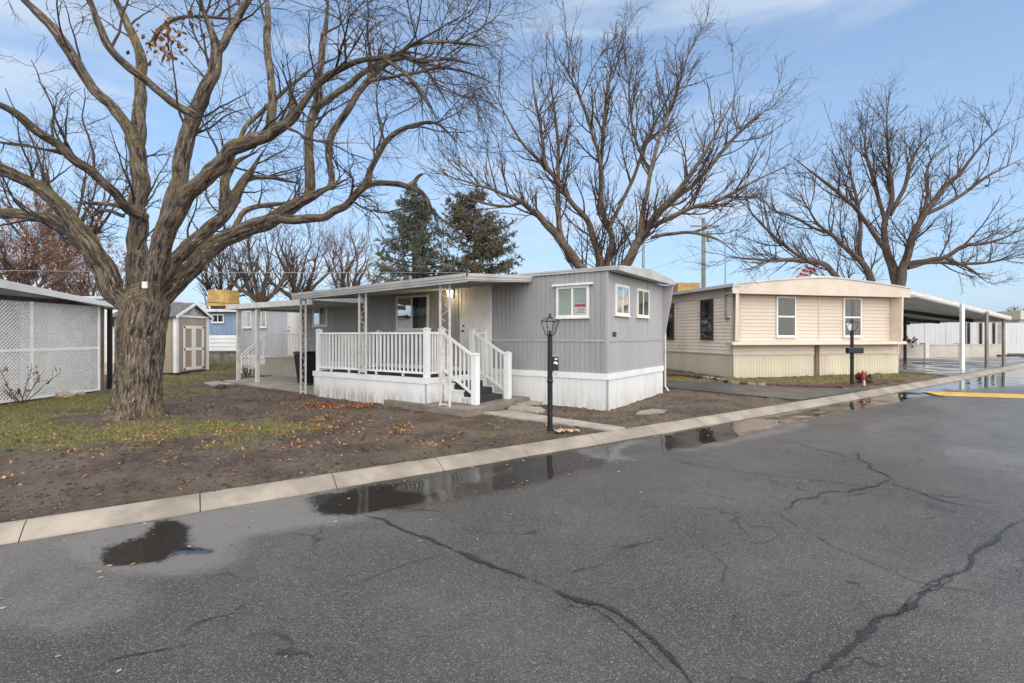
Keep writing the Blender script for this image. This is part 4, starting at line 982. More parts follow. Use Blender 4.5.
q = MB(); q.fbox(FX, -.5, 5.3, -4.5, -4.45, 0, 2.6); q.fbox(FX, 5.25, 5.3, -4.44, -.12, 0, 2.4); q.build('inner_panel', 'grey_fence', lc)
q = MB(); q.fbox(FX, 3.2, 5.2, -.45, -.40, 0, 2.35); q.build('added_white_backing', 'white_paint', lc)  # white backing added so the lattice in front reads brighter

wb = thing('mobile_home', (-15, 20, .2), 'white sided home partly hidden by the big trunk on the left', 'mobile home')
FB = Face((-17.0, 18.6), (1, 0), (0, -1))
q = MB(); q.fbox(FB, -3, 2.75, -2.8, -.04, .45, 2.95); q.build('wall_core', 'white_paint', wb)
q = laps(FB, -3, 2.75, .62, 2.9, .3, .015); q.build('front_wall', 'white_paint', wb)
q = MB(); q.fbox(FB, -3, 2.78, -2.8, .03, .1, .60); q.build('skirting', 'cream_skirt', wb)
q = MB(); q.fbox(FB, -3.2, 2.95, -3, .25, 2.95, 3.05); q.build('roof', 'roof_metal', wb)
q = MB(); q.fbox(FB, 2.30, 2.44, .016, .12, 1.95, 2.35); q.build('wall_lantern', 'black_metal', wb)

sh = thing('storage_shed', (-13.3, 19.4, .17), 'tan gabled storage shed with white trimmed double doors', 'shed')
FSF = Face((-12.2, 18.35), (0, 1), (1, 0)); FSS = Face((-12.2, 18.35), (-1, 0), (0, -1)); SW, SL = 1.95, 2.25; zb_, ze, zp = .26, 2.34, 2.80
q = MB(); q.fbox(FSF, .02, SW - .02, -SL, -.02, zb_, ze); q.add([FSF(.02, -.02, ze), FSF(SW - .02, -.02, ze), FSF(SW / 2, -.02, zp - .03), FSF(.02, -SL, ze), FSF(SW - .02, -SL, ze), FSF(SW / 2, -SL, zp - .03)], [(0, 1, 2), (3, 5, 4), (0, 2, 5, 3), (1, 4, 5, 2), (0, 3, 4, 1)])
q.build('wall_core', 'shed_tan', sh)
q = ribs(FSS, 0, SL, zb_, ze, .2, .02, .01); q.build('side_wall', 'shed_side', sh)
q = MB(); q.fbox(FSF, 0.0, .11, -.02, .02, zb_, ze + .03); q.fbox(FSF, SW - .11, SW, -.02, .02, zb_, ze + .03); q.fbox(FSS, -.018, .10, .002, .018, zb_, ze); q.fbox(FSF, .112, SW - .112, -.02, .022, 2.30, 2.375)
q.build('corner_trim', 'white_paint', sh)
q = MB()
for s0, s1 in ((-.14, SW / 2), (SW + .14, SW / 2)):
    z0, z1 = ze - .07, zp + .02
    q.hexa([FSF(s0, -SL - .1, z0), FSF(s1, -SL - .1, z1), FSF(s1, .10, z1), FSF(s0, .10, z0), FSF(s0, -SL - .1, z0 + .05), FSF(s1, -SL - .1, z1 + .05), FSF(s1, .10, z1 + .05), FSF(s0, .10, z0 + .05)])
q.build('roof', 'shingle', sh)
q = MB()
for s0, s1 in ((-.15, SW / 2), (SW + .15, SW / 2)): q.hexa([FSF(s0, .102, ze - .10), FSF(s1, .102, zp - .02), FSF(s1, .125, zp - .02), FSF(s0, .125, ze - .10), FSF(s0, .102, ze), FSF(s1, .102, zp + .08), FSF(s1, .125, zp + .08), FSF(s0, .125, ze)])
q.build('bargeboard', 'white_paint', sh)
q = MB(); q.add([FSF(SW / 2 - .25, .004, 2.42), FSF(SW / 2 + .25, .004, 2.42), FSF(SW / 2, .004, 2.66)], [(0, 1, 2)]); q.build('gable_vent', 'roof_metal', sh)
for s0, s1 in ((.36, SW / 2 - .008), (SW / 2 + .008, SW - .36)):
    q = MB(); q.fbox(FSF, s0 + .01, s1 - .01, -.018, .012, zb_ + .08, 1.97); dr = q.build('shed_door', 'shed_tan', sh)
    q = MB()
    for z0 in (zb_ + .06, 1.05, 1.88): q.fbox(FSF, s0, s1, .013, .034, z0, z0 + .11)
    for x_ in (s0, s1 - .10): q.fbox(FSF, x_, x_ + .10, .0132, .0338, zb_ + .172, 1.048); q.fbox(FSF, x_, x_ + .10, .0132, .0338, 1.162, 1.878)
    q.build('door_trim', 'white_paint', dr)
    hx = s0 + .01 if s0 < .5 else s1 - .09
    for z0 in (zb_ + .10, 1.09, 1.92):
        q = MB(); q.fbox(FSF, hx, hx + .08, .035, .045, z0 - .02, z0 + .045); q.build('hinge', 'black_metal', dr)
q = MB(); q.fbox(FSF, .03, SW - .03, -SL + .02, -.04, .05, zb_ - .003); q.build('skid', 'dark_wood', sh)

bh = thing('mobile_home', (-13, 28, .35), 'blue mobile home with white lower siding behind the shed', 'mobile home')
FBH = Face((-22, 26.6), (1, 0), (0, -1))
q = MB(); q.fbox(FBH, 0, 14, -4, -.04, .4, 2.86); q.build('wall_core', 'blue_siding', bh)
q = ribs(FBH, 0, 14, 1.68, 2.86, .25, .025, .012); q.build('upper_wall', 'blue_siding', bh)
q = laps(FBH, 0, 14, .62, 1.675, .21, .03); q.build('lower_wall', 'white_paint', bh)
q = MB(); q.hexa([FBH(-.2, .35, 2.865), FBH(14.2, .35, 2.865), FBH(14.2, -4.2, 3.0), FBH(-.2, -4.2, 3.0), FBH(-.2, .35, 3.0), FBH(14.2, .35, 3.0), FBH(14.2, -4.2, 3.2), FBH(-.2, -4.2, 3.2)]); q.build('roof', 'white_worn', bh)
window(bh, FBH.moved(.01), 6.2, 6.85, 2.30, 2.74, 'v', 'curtain_grey', cover=.4)
gw = thing('low_wall', (-14.5, 25.2, .3), 'low weathered grey block wall in front of the blue home', 'wall')
q = MB(); q.cuboid(-18, -11, 25.0, 25.3, .1, .78); q.build('block_wall', pm('old_block', (.25, .24, .22), .85, .3, 4, tint=(.12, .11, .10)), gw)
q = MB(); q.cuboid(-18, -11, 24.97, 25.33, .782, .85); q.build('coping', 'porch_slab', gw)

def cooler(loc, w_, d_, h_, lab, seed):
    x, y, z = loc; r = random.Random(seed); t = thing('roof_cooler', loc, lab, 'evaporative cooler', 'tarp covered coolers on roofs')
    bm = bmesh.new(); bmesh.ops.create_cube(bm, size=1); bmesh.ops.subdivide_edges(bm, edges=bm.edges, cuts=7, use_grid_fill=True)
    for v in bm.verts:
        sag = .04 * noise.noise((v.co.x * 3 + seed, v.co.y * 3, v.co.z * 4)); q_ = 1 + .07 * (.5 - v.co.z) + sag
        v.co = Vector((x + v.co.x * w_ * q_, y + v.co.y * d_ * q_, z + (v.co.z + .5) * h_ + .10 + .05 * noise.noise((v.co.x * 4, v.co.y * 4 + seed, 1))))
    me = bpy.data.meshes.new('tarp_cover'); bm.to_mesh(me); bm.free(); me.materials.append(M['tarp']); link(bpy.data.objects.new('tarp_cover', me), t)
    q = MB(); q.tube([(x - w_ * .54, y - d_ * .54, z + h_ * .34), (x + w_ * .53, y - d_ * .54, z + h_ * .28), (x + w_ * .54, y + d_ * .53, z + h_ * .32)], .012, 5); q.build('tie_cord', 'dark_wood', t)
    q = MB(); q.cuboid(x - w_ * .42, x + w_ * .42, y - d_ * .42, y + d_ * .42, z - .25, z + .12); q.build('roof_stand', 'dark_wood', t)
cooler((-15.75, 27.6, 3.12), 1.12, 1.0, .86, 'ochre tarp covered cooler on the blue home roof', 1)
cooler((8.1, 23.6, 3.42), 1.0, 1.0, .52, 'flat ochre cooler box on the roof behind the grey home', 4)

# ------------------------------------------------------------------ utility poles, wires, flag, speed bump
def pole(px_, y, ytop, lab, r=.14, arm=True, mat='pole_wood'):
    x = (px_ - CX) / F * y; zt = CZ - (ytop - H) / F * y; zb = T(x, y)
    t = thing('utility_pole', (x, y, zb), lab, 'utility pole')
    q = MB(); q.tube([(x, y, zb - .3), (x, y, (zb + zt) / 2), (x, y, zt)], [r * 1.15, r, r * .8], 10); q.build('pole_shaft', mat, t)
    if arm:
        q = MB(); q.cuboid(x - 1.1, x + 1.1, y - .2, y - .14, zt - .75, zt - .62); q.build('crossarm', mat, t)
        q = MB(); q.tube([(x + .35, y - .25, zt - 1.9), (x + .35, y - .25, zt - 1.1)], .2, 12); q.build('transformer', 'steel', t)
    return Vector((x, y, zt))
pA = pole(703.5, 40, 218, 'pale wooden utility pole with a crossarm behind the two homes', .17)
pB = pole(643.5, 38, 238, 'dark slim pole behind the roof of the grey home', .12, False, 'steel')
def wire(p, q_, sag, lab):
    p, q_ = Vector(p), Vector(q_); pts = [p.lerp(q_, i / 24) - Vector((0, 0, sag * 4 * (i / 24) * (1 - i / 24))) for i in range(25)]
    m = MB(); m.tube(pts, .014, 4, False); tag(m.build('wire', 'steel'), lab, 'wire')
wire(at(560, 291, 34), pA - Vector((0, 0, 2.7)), .2, 'overhead wire rising from the grey roof to the pale utility pole')
wire(pA - Vector((0, 0, .7)), at(1100, 238, 46), .7, 'upper overhead wire running right from the pole behind the right tree')
wire(pA - Vector((0, 0, 1.1)), at(1100, 264, 44), .6, 'lower overhead wire running right from the pole behind the right tree')
wire(at(-60, 270, 24), at(470, 272.5, 30), .05, 'thin service wire stretched left of the evergreens above the porch canopy')

fl = thing('flag', at(806, 278, 27), 'red and white striped flag hanging on a slanted staff behind the tan roof', 'flag')
q = MB(); q.tube([at(790, 282, 27), at(808, 262, 27)], .025, 6); q.build('flag_staff', 'white_worn', fl)
st_, up_ = at(793.5, 281, 27), at(807, 265.5, 27)
for i in range(9):
    t0, t1 = i / 9, (i + 1) / 9; q = MB(); vs = []; fs = []
    for j in range(7):
        g_ = j / 6
        for t_ in (t0, t1):
            p = st_.lerp(up_, t_); e = p + Vector((.30 * g_ * (1 + t_), .12 * math.sin(g_ * 7 + t_), -.12 * g_ * (1 - t_) - .45 * g_ * t_ * .6)); vs.append(e)
        if j: fs.append((2 * j - 2, 2 * j, 2 * j + 1, 2 * j - 1))
    q.add(vs, fs); q.build('stripe', 'flag_red' if i % 2 == 0 else 'flag_white', fl)

sb0, sb1 = road_pt(929, 393.5), road_pt(1060, 397.5); d = (sb1 - sb0).normalized(); nrm = Vector((-d.y, d.x, 0)); q = MB(); n = 8; vs = []; ln_ = (sb1 - sb0).length
for s_ in np.linspace(0, ln_, 15):
    for j in range(n + 1):
        e = j / n - .5; hgt = .018 * math.cos(e * math.pi) if 0 < s_ < ln_ else .008
        p = sb0 + d * s_ + nrm * e * 1.0; vs.append((p.x, p.y, T(0, p.y) - .1 + .006 + hgt))
q.add(vs, [(i * (n + 1) + j, i * (n + 1) + j + 1, (i + 1) * (n + 1) + j + 1, (i + 1) * (n + 1) + j) for i in range(14) for j in range(n)])
sp = q.build('speed_bump', 'yellow_paint', smooth=True); tag(sp, 'yellow painted speed bump across the road at the right', 'speed bump')

# rocks and litter by the lattice and lamp post
def rock(p, sx, sy, sz, lab, mat='rock_tan', seed=0):
    bm = bmesh.new(); bmesh.ops.create_icosphere(bm, subdivisions=3, radius=1)
    for v in bm.verts:
        n_ = 1 + .35 * noise.noise(v.co * 1.6 + Vector((seed, 0, 0))) + .12 * noise.noise(v.co * 5 + Vector((seed, 3, 0)))
        v.co = Vector((p.x + v.co.x * sx * n_, p.y + v.co.y * sy * n_, p.z + (v.co.z * .8 + .5) * sz * n_))
    me = bpy.data.meshes.new('rock'); bm.to_mesh(me); bm.free(); me.materials.append(M[mat]); tag(link(bpy.data.objects.new('rock', me), None), lab, 'rock')
rock(gnd(64, 398.5), .22, .15, .12, 'flat tan rock on the grass under the lattice', seed=1)
rock(gnd(81, 395), .10, .08, .07, 'small grey rock near the lattice end post', 'concrete', 3)
rock(gnd(221, 388.5), .16, .1, .09, 'small dark stone in the mud beside the stepping slab', 'dark_wood', 5)
for (px_, py_, lab, sd_) in ((563, 433, 'crumpled tan scrap of cardboard lying by the lamp post foot', 1), (574, 433.5, 'smaller tan scrap beside the crumpled cardboard near the kerb', 2)):
    p = gnd(px_, py_); r = random.Random(sd_); vs = []; s_ = .13 if sd_ == 1 else .09
    for i in range(6):
        for j in range(6): vs.append((p.x + (i / 5 - .5) * s_ * 2 + r.uniform(-.015, .015), p.y + (j / 5 - .5) * s_ * 1.6 + r.uniform(-.015, .015), p.z + .03 + r.uniform(0, .045)))
    q = MB(); q.add(vs, [(i * 6 + j, i * 6 + j + 1, i * 6 + j + 7, i * 6 + j + 6) for i in range(5) for j in range(5) if r.random() > .12]); tag(q.build('cardboard_scrap', 'cardboard'), lab, 'litter')

# ------------------------------------------------------------------ trees
def norm(a): return a / np.maximum(np.linalg.norm(a, axis=-1, keepdims=True), 1e-9)
def resample(pts, rad, n):
    """smooth curve through traced points with its radii"""
    P = np.asarray([tuple(p) for p in pts], float); r = np.asarray(rad, float); m = len(P)
    d = np.concatenate([[0], np.cumsum(np.linalg.norm(np.diff(P, axis=0), axis=1))]); q = np.linspace(0, d[-1], n)
    out = np.zeros((n, 3)); tg = np.zeros_like(P)
    for i in range(m):
        a, b = max(i - 1, 0), min(i + 1, m - 1); tg[i] = (P[b] - P[a]) / max(d[b] - d[a], 1e-6)
    for j, x in enumerate(q):
        i = min(max(int(np.searchsorted(d, x)) - 1, 0), m - 2); h = max(d[i + 1] - d[i], 1e-6); t = (x - d[i]) / h
        out[j] = (2 * t**3 - 3 * t**2 + 1) * P[i] + (t**3 - 2 * t**2 + t) * h * tg[i] + (-2 * t**3 + 3 * t**2) * P[i + 1] + (t**3 - t**2) * h * tg[i + 1]
    return out, np.interp(q, d, r)
def tubes(P, Rr, k, lump=0., seed=0):
    """(B,n,3) curves -> verts, quads, bark coordinates"""
    B, n, _ = P.shape; t = np.zeros_like(P); t[:, 1:-1] = P[:, 2:] - P[:, :-2]; t[:, 0] = P[:, 1] - P[:, 0]; t[:, -1] = P[:, -1] - P[:, -2]; t = norm(t)
    ref = np.where(np.abs(t[:, 0, 1:2]) < .8, np.array([[0, 1., 0]]), np.array([[1., 0, 0]]))
    an = np.arange(k) * 2 * np.pi / k; ca, sa = np.cos(an), np.sin(an)
    L = np.concatenate([np.zeros((B, 1)), np.cumsum(np.linalg.norm(np.diff(P, axis=1), axis=2), axis=1)], 1)
    V = np.zeros((B, n, k, 3)); A = np.zeros((B, n, k, 3)); rs = np.random.default_rng(seed); off = rs.uniform(0, 40, B)
    for i in range(n):
        ref = norm(ref - t[:, i] * np.sum(ref * t[:, i], 1, keepdims=True)); y = np.cross(t[:, i], ref)
        V[:, i] = P[:, i, None] + (ref[:, None] * ca[None, :, None] + y[:, None] * sa[None, :, None]) * Rr[:, i, None, None]
        A[:, i, :, 0] = ca[None] * Rr[:, i, None] + off[:, None]; A[:, i, :, 1] = sa[None] * Rr[:, i, None]; A[:, i, :, 2] = L[:, i, None]
    idx = np.arange(B * n * k).reshape(B, n, k); r1 = np.roll(idx, -1, 2)
    Fq = np.stack([idx[:, :-1], r1[:, :-1], r1[:, 1:], idx[:, 1:]], -1).reshape(-1, 4)
    return V.reshape(-1, 3), Fq, A.reshape(-1, 3)
def join(parts):
    V, Fq, A, b = [], [], [], 0
    for v, f_, a in parts: V.append(v); Fq.append(f_ + b); A.append(a); b += len(v)
    return np.concatenate(V), np.concatenate(Fq), np.concatenate(A)
def grow(P, Rr, dens, lmin, lmax, amin, amax, n, rk, rmax, rtip, trop, jit, rng, tmin=.12, fall=.45, flat=0., maxn=60000):
    """side shoots along the curves"""
    B, m, _ = P.shape; seg = np.linalg.norm(np.diff(P, axis=1), axis=2); L = seg.sum(1)
    cnt = rng.poisson(L * dens); cnt = np.maximum(cnt, 1); pi_ = np.repeat(np.arange(B), cnt)
    if len(pi_) > maxn: pi_ = rng.choice(pi_, maxn, replace=False)
    t = tmin + (1 - tmin) * rng.uniform(0, 1, len(pi_)) ** .85; x = t * (m - 1); i0 = np.minimum(x.astype(int), m - 2); fr = (x - i0)[:, None]
    p0 = P[pi_, i0] * (1 - fr) + P[pi_, i0 + 1] * fr; tg = norm(P[pi_, i0 + 1] - P[pi_, i0]); rb = Rr[pi_, i0] * (1 - fr[:, 0]) + Rr[pi_, i0 + 1] * fr[:, 0]
    rd = rng.normal(0, 1, (len(pi_), 3)); rd[:, 2] += flat; side = norm(rd - tg * np.sum(rd * tg, 1, keepdims=True))
    a = np.radians(rng.uniform(amin, amax, len(pi_)))[:, None]; d = tg * np.cos(a) + side * np.sin(a)
    ln = rng.uniform(lmin, lmax, len(pi_)) * (1 - fall * t); ln = np.minimum(ln, np.maximum(L[pi_] * .95, lmin * .5)); st = (ln / (n - 1))[:, None]
    Q = np.zeros((len(pi_), n, 3)); Q[:, 0] = p0
    for i in range(1, n):
        d = norm(d + rng.normal(0, jit, d.shape) + np.asarray(trop)[None] * (1. if i > 1 else .4)); Q[:, i] = Q[:, i - 1] + d * st
    r0 = np.minimum(rb * rk, rmax); rr_ = r0[:, None] + (np.minimum(rtip, r0) - r0)[:, None] * np.linspace(0, 1, n)[None] ** .8
    return Q, rr_
def furrow(V, A, amp, P_scale=1.):
    out = np.zeros(len(V))
    for i, a in enumerate(A):
        n_ = noise.noise((a[0] * 12, a[1] * 12, a[2] * 2.4)); m_ = noise.noise((a[0] * 26, a[1] * 26, a[2] * 7.)); l_ = noise.noise((a[0] * 2.2, a[1] * 2.2, a[2] * 1.1))
        out[i] = amp * ((.40 - abs(n_) * 2.4) * 1.1 + m_ * .8) + amp * 1.3 * l_
    return out
def bark_tube(P, r, k, amp, seed=0):
    V, Fq, A = tubes(P[None], r[None], k, seed=seed); n = len(P); c = np.repeat(P, k, 0); nrm_ = norm(V - c)
    V = V + nrm_ * (furrow(V, A, amp) * np.minimum(1, np.repeat(r, k) / .2))[:, None]; return V, Fq, A

# 1. the big maple, limbs traced from the photograph and set at differing depths
mx_, my_ = 141., 418.; Y0 = 9.9
maple_loc = gnd(137, 419)
maple = thing('bare_tree', maple_loc, 'huge bare tree with a thick furrowed trunk in the front yard on the left', 'tree')
def tr(pts, sc=2.2775, ox=0., oy=0., y0=Y0):
    """(crop x, crop y, half width in photo px, depth offset) -> points, radii"""
    P, r_ = [], []
    for x, y, w_, dy in pts:
        yy = y0 + dy; P.append(at(ox + x / sc, oy + y / sc, yy)); r_.append(w_ * yy / F)
    return P, r_
trunk_pts = [(137, 425, 36, 0), (137.5, 417, 29, 0), (138, 407, 25.5, 0), (138, 390, 23.5, 0), (139.5, 365, 22.8, 0), (141, 342, 23.5, 0), (143, 322, 25.5, 0), (146, 305, 25.5, .02), (149, 292, 21, .05), (150, 283, 12, .05)]
limbs = {
 'A': [(305, 730, 14, 0), (268, 672, 14, -.1), (232, 610, 13, -.25), (203, 560, 11.5, -.4), (170, 510, 10, -.55), (130, 460, 8.5, -.7), (85, 425, 8, -.85), (30, 398, 7.6, -1.), (-40, 365, 7, -1.2), (-150, 300, 6, -1.4), (-260, 200, 4, -1.6)],
 'A2': [(215, 585, 8, -.3), (165, 530, 8, -.3), (120, 500, 7.2, -.25), (60, 488, 7, -.15), (0, 486, 6.5, 0), (-80, 470, 6, .2), (-190, 420, 4.5, .5)],
 'B': [(318, 720, 14, .3), (310, 640, 11.5, .45), (313, 570, 11, .55), (316, 500, 10.5, .65), (316, 420, 10, .75), (313, 360, 10, .8), (306, 310, 9.5, .8)],
 'B1': [(312, 335, 8, .8), (292, 290, 6.8, .75), (255, 245, 6.4, .65), (215, 200, 6.2, .5), (180, 150, 6.2, .35), (150, 108, 6, .2), (120, 62, 5.6, .05), (75, 20, 5, -.1), (20, -40, 4, -.3), (-40, -120, 3, -.5)],
 'B2': [(308, 330, 8.5, .85), (318, 270, 7.5, 1.0), (322, 200, 6.8, 1.1), (322, 150, 6.4, 1.2), (312, 105, 5.5, 1.3), (285, 45, 4.6, 1.4), (262, 0, 4, 1.5), (230, -80, 3, 1.6)],
 'B3': [(330, 495, 6, .5), (295, 480, 6, .2), (262, 440, 5.8, -.2), (222, 400, 5.7, -.5), (180, 368, 5.6, -.8), (130, 330, 5.6, -1.1), (80, 292, 5.6, -1.4), (30, 255, 5.4, -1.7), (-30, 225, 5, -2.), (-130, 170, 4, -2.4)],
 'C': [(335, 730, 17, -.1), (352, 640, 16, -.15), (366, 580, 14.5, -.2), (385, 500, 12.5, -.25), (408, 410, 11, -.3), (425, 320, 10.5, -.35), (440, 262, 10.5, -.4), (465, 210, 9.5, -.45), (486, 160, 9, -.5), (494, 115, 8, -.5), (480, 65, 6, -.55), (462, 20, 5, -.6), (450, -40, 4, -.7), (440, -120, 2.6, -.8)],
 'C1': [(450, 268, 6, -.4), (415, 245, 5.2, -.5), (370, 215, 5, -.65), (330, 178, 5, -.8), (290, 150, 5, -.95), (250, 110, 4.6, -1.1), (225, 60, 4.4, -1.25), (205, 0, 4, -1.4), (180, -90, 3, -1.6)],
 'C2': [(490, 125, 6, -.5), (510, 95, 5.2, -.4), (535, 55, 5, -.25), (562, 0, 4.5, -.1), (590, -70, 3, .1)],
 'D': [(355, 640, 12, -.5), (385, 520, 12, -.75), (418, 455, 11.5, -.9), (460, 412, 11, -1.05), (500, 375, 10.5, -1.2), (545, 335, 10, -1.35), (590, 315, 9.5, -1.5), (635, 292, 8, -1.6), (668, 268, 6, -1.7), (692, 232, 5, -1.8), (725, 192, 4.8, -1.9), (765, 162, 4.6, -2.), (810, 142, 4.4, -2.1), (860, 132, 4.2, -2.2), (905, 122, 4, -2.3), (955, 92, 3.4, -2.4), (1010, 60, 2.6, -2.5), (1080, 20, 1.6, -2.6)],
 'D1': [(650, 285, 5, -1.6), (664, 250, 4.2, -1.6), (662, 215, 3.6, -1.55), (660, 188, 2.4, -1.5)],
 'D2': [(612, 310, 6.5, -1.5), (618, 270, 5.5, -1.45), (620, 215, 5, -1.4), (614, 150, 4.8, -1.3), (608, 90, 4.6, -1.2), (610, 30, 4.4, -1.1), (606, -50, 3.4, -1.)],
 'D3': [(540, 335, 4, -1.3), (560, 290, 3.2, -1.0), (600, 250, 3, -.8), (650, 205, 2.6, -.6), (700, 165, 2.2, -.4), (735, 130, 1.6, -.3)],
 'E': [(345, 720, 15, .2), (395, 655, 14, .2), (440, 605, 13, .15), (490, 560, 12.5, .1), (550, 528, 12, .05), (600, 508, 11.5, 0), (650, 480, 10.5, 0), (700, 450, 9, 0), (750, 428, 6, 0), (795, 405, 3.6, .1), (820, 395, 2, .2)],
 'E1': [(620, 500, 7, 0), (680, 498, 6, -.1), (740, 492, 5.6, -.2), (775, 475, 5.6, -.25), (805, 450, 5.2, -.3), (832, 418, 5, -.35), (845, 385, 4.2, -.4), (868, 342, 4, -.45), (900, 305, 3.8, -.5), (940, 285, 3.4, -.55), (985, 280, 3, -.6), (1020, 300, 2.2, -.65), (1060, 350, 1.4, -.7)],
 'E2': [(350, 690, 11, .8), (385, 610, 10.5, .95), (430, 560, 10, 1.1), (480, 520, 9.5, 1.25), (512, 488, 8.5, 1.35), (540, 440, 7.5, 1.5), (562, 400, 6.5, 1.65), (590, 360, 5, 1.8), (610, 330, 3.6, 1.9)],
 'E2b': [(508, 495, 5.5, 1.35), (512, 440, 6.2, 1.3), (522, 390, 5, 1.4), (545, 365, 3.4, 1.5), (590, 345, 2.4, 1.6)],
 'E3': [(800, 452, 4.5, -.3), (840, 420, 4.4, -.3), (875, 418, 4, -.25), (925, 424, 3.8, -.2), (965, 445, 3.4, -.15), (985, 480, 2.2, -.1), (1005, 530, 1.2, -.1)],
 'E3s': [(930, 428, 3.5, -.2), (948, 408, 3, -.2), (962, 396, 1.8, -.2)],
 'E4': [(702, 455, 7, .05), (706, 400, 6.2, .15), (703, 340, 5.5, .25), (704, 290, 5.2, .35), (722, 235, 5, .45), (728, 170, 4.2, .55), (738, 90, 3.6, .65), (745, 20, 3, .75), (750, -60, 2, .85)],
 'E4b': [(712, 255, 4.5, .4), (745, 228, 4.5, .3), (785, 200, 4.2, .2), (830, 165, 4, .1), (880, 135, 3.6, 0), (930, 120, 3, -.1), (980, 130, 2.2, -.2)],
 'E5': [(750, 430, 4.6, .05), (755, 400, 4.4, .1), (748, 350, 4.2, .1), (756, 305, 4.2, .05), (782, 265, 4.2, -.05), (815, 215, 4, -.15), (850, 170, 3.8, -.25), (890, 140, 3.4, -.35), (930, 132, 3, -.45), (975, 165, 2.4, -.5), (1010, 220, 1.8, -.55), (1035, 275, 1.2, -.6)],
 'E6': [(530, 525, 4, .4), (560, 480, 3.6, .8), (600, 468, 3.2, 1.0), (650, 462, 2.8, 1.2), (690, 452, 2, 1.4)],
 'E7': [(560, 410, 3.4, 1.7), (590, 403, 3, 1.8), (640, 408, 2.6, 1.9), (690, 420, 1.8, 2.)],
 'A3': [(300, 480, 3.4, .4), (250, 465, 3., .6), (205, 462, 2.6, .8), (160, 460, 2, 1.)],
 'A4': [(285, 492, 3., .2), (240, 480, 2.6, .0), (195, 500, 2., -.2)],
 'B2b': [(345, 105, 3.0, 1.2), (360, 72, 3, 1.15), (385, 50, 2.8, 1.1), (430, 38, 2.4, 1.), (500, 40, 2, .9), (580, 48, 1.4, .8)],
 'D4': [(905, 122, 3.2, -2.3), (960, 140, 2.6, -2.2), (1020, 135, 2.2, -2.1), (1090, 150, 1.4, -2.)],
 'D5': [(930, 105, 2.8, -2.35), (985, 95, 2.4, -2.3), (1050, 98, 2, -2.2), (1120, 110, 1.2, -2.1)],
 'D6': [(870, 130, 3, -2.2), (920, 165, 2.8, -2.3), (955, 205, 2.4, -2.4), (985, 260, 1.6, -2.5)],
 'D7': [(836, 188, 2.6, -.2), (880, 178, 2.4, -.4), (945, 165, 2.2, -.7), (1010, 155, 2, -.9), (1080, 170, 1.6, -1.1), (1140, 200, 1., -1.2)],
}
def tip(r_, q0=.7, end=.12):
    q = np.linspace(0, 1, len(r_)); return r_ * (1 - (1 - end) * np.clip((q - q0) / (1 - q0), 0, 1) ** 1.3)
ends_ = []; raw = []; axis_p, axis_f, axis_l, axis_o = [], [], [], []; LP, LR = [], []
def add_axis(P, off):
    t = norm(np.gradient(P, axis=0)); ref = np.array([0, 1., 0]) if abs(t[0][1]) < .8 else np.array([1., 0, 0]); L = 0.
    for i in range(len(P)):
        ref = ref - t[i] * ref.dot(t[i]); ref = ref / np.linalg.norm(ref)
        if i: L += np.linalg.norm(P[i] - P[i - 1])
        axis_p.append(P[i]); axis_f.append((ref, np.cross(t[i], ref), t[i])); axis_l.append(L); axis_o.append(off)
P, r_ = tr([(x, y, w_ * (.87 if y > 335 else .80), dy) for x, y, w_, dy in trunk_pts], 1.)
P, r_ = resample(P, r_, 110); V, Fq, A = tubes(P[None], r_[None], 48)
c = np.repeat(P, 48, 0); q = V - c; ang = np.arctan2(q[:, 1], q[:, 0]); fl_ = np.clip((.5 - (c[:, 2] - maple_loc.z)) / .5, 0, 1) ** 2
V = V + norm(q * np.array([1, 1, 0])) * (fl_ * (.03 + .08 * np.cos(ang * 5 + .6) + .04 * np.cos(ang * 3)))[:, None]; raw.append((V, Fq, A)); add_axis(P, 0.)
for i, (nm_, pts) in enumerate(limbs.items()):
    P, r_ = tr(pts); r_ = np.array(r_) * (.80 - .04 * (len(pts) < 8)) * {'E': .80, 'E2': .86, 'C': .86, 'D': .88, 'E1': .9}.get(nm_, 1); n = max(24, len(pts) * 9); P, r_ = resample(P, r_, n)
    if nm_ not in ('B', 'D1', 'E3s'): r_ = tip(r_)
    if pts[0][1] > 600: r_ = r_ * (.55 + .45 * np.clip(np.linspace(0, 1, n) / .16, 0, 1))
    wob = np.array([[noise.noise((j * .12, i * 3.1, z_)) for z_ in (0, 7, 13)] for j in range(n)]); P = P + wob * np.minimum(.07, r_ * .45)[:, None]
    r_ = r_ * (1 + .10 * np.array([noise.noise((j * .16, i * 5.3, 3.)) for j in range(n)]))
    raw.append(tubes(P[None], r_[None], 20)); 
    Pd_, _ = resample(P, r_, n * 2); add_axis(Pd_, 10. + 7.3 * i)
    Pn, rn = resample(P, r_, 14); LP.append(Pn); LR.append(rn)
    if nm_ != 'B': Pn, rn = resample(P[n // 2:], r_[n // 2:] * .94, 30); ends_.append(tubes(Pn[None], rn[None], 8))
V, Fq, A = join(raw)
tmp = npmesh('rough_trunk', V, Fq, 'bark'); bm = bmesh.new(); bm.from_mesh(tmp.data)
bmesh.ops.holes_fill(bm, edges=[e for e in bm.edges if e.is_boundary]); bmesh.ops.recalc_face_normals(bm, faces=bm.faces); bm.to_mesh(tmp.data); bm.free()
md = tmp.modifiers.new('r', 'REMESH'); md.mode = 'VOXEL'; md.voxel_size = .0165
me = bpy.data.meshes.new_from_object(tmp.evaluated_get(bpy.context.evaluated_depsgraph_get())); bpy.data.objects.remove(tmp)
V = np.zeros(len(me.vertices) * 3, np.float32); me.vertices.foreach_get('co', V); V = V.reshape(-1, 3).astype(float)
Fq = np.zeros(len(me.polygons) * 4, np.int32); me.polygons.foreach_get('vertices', Fq); Fq = Fq.reshape(-1, 4)
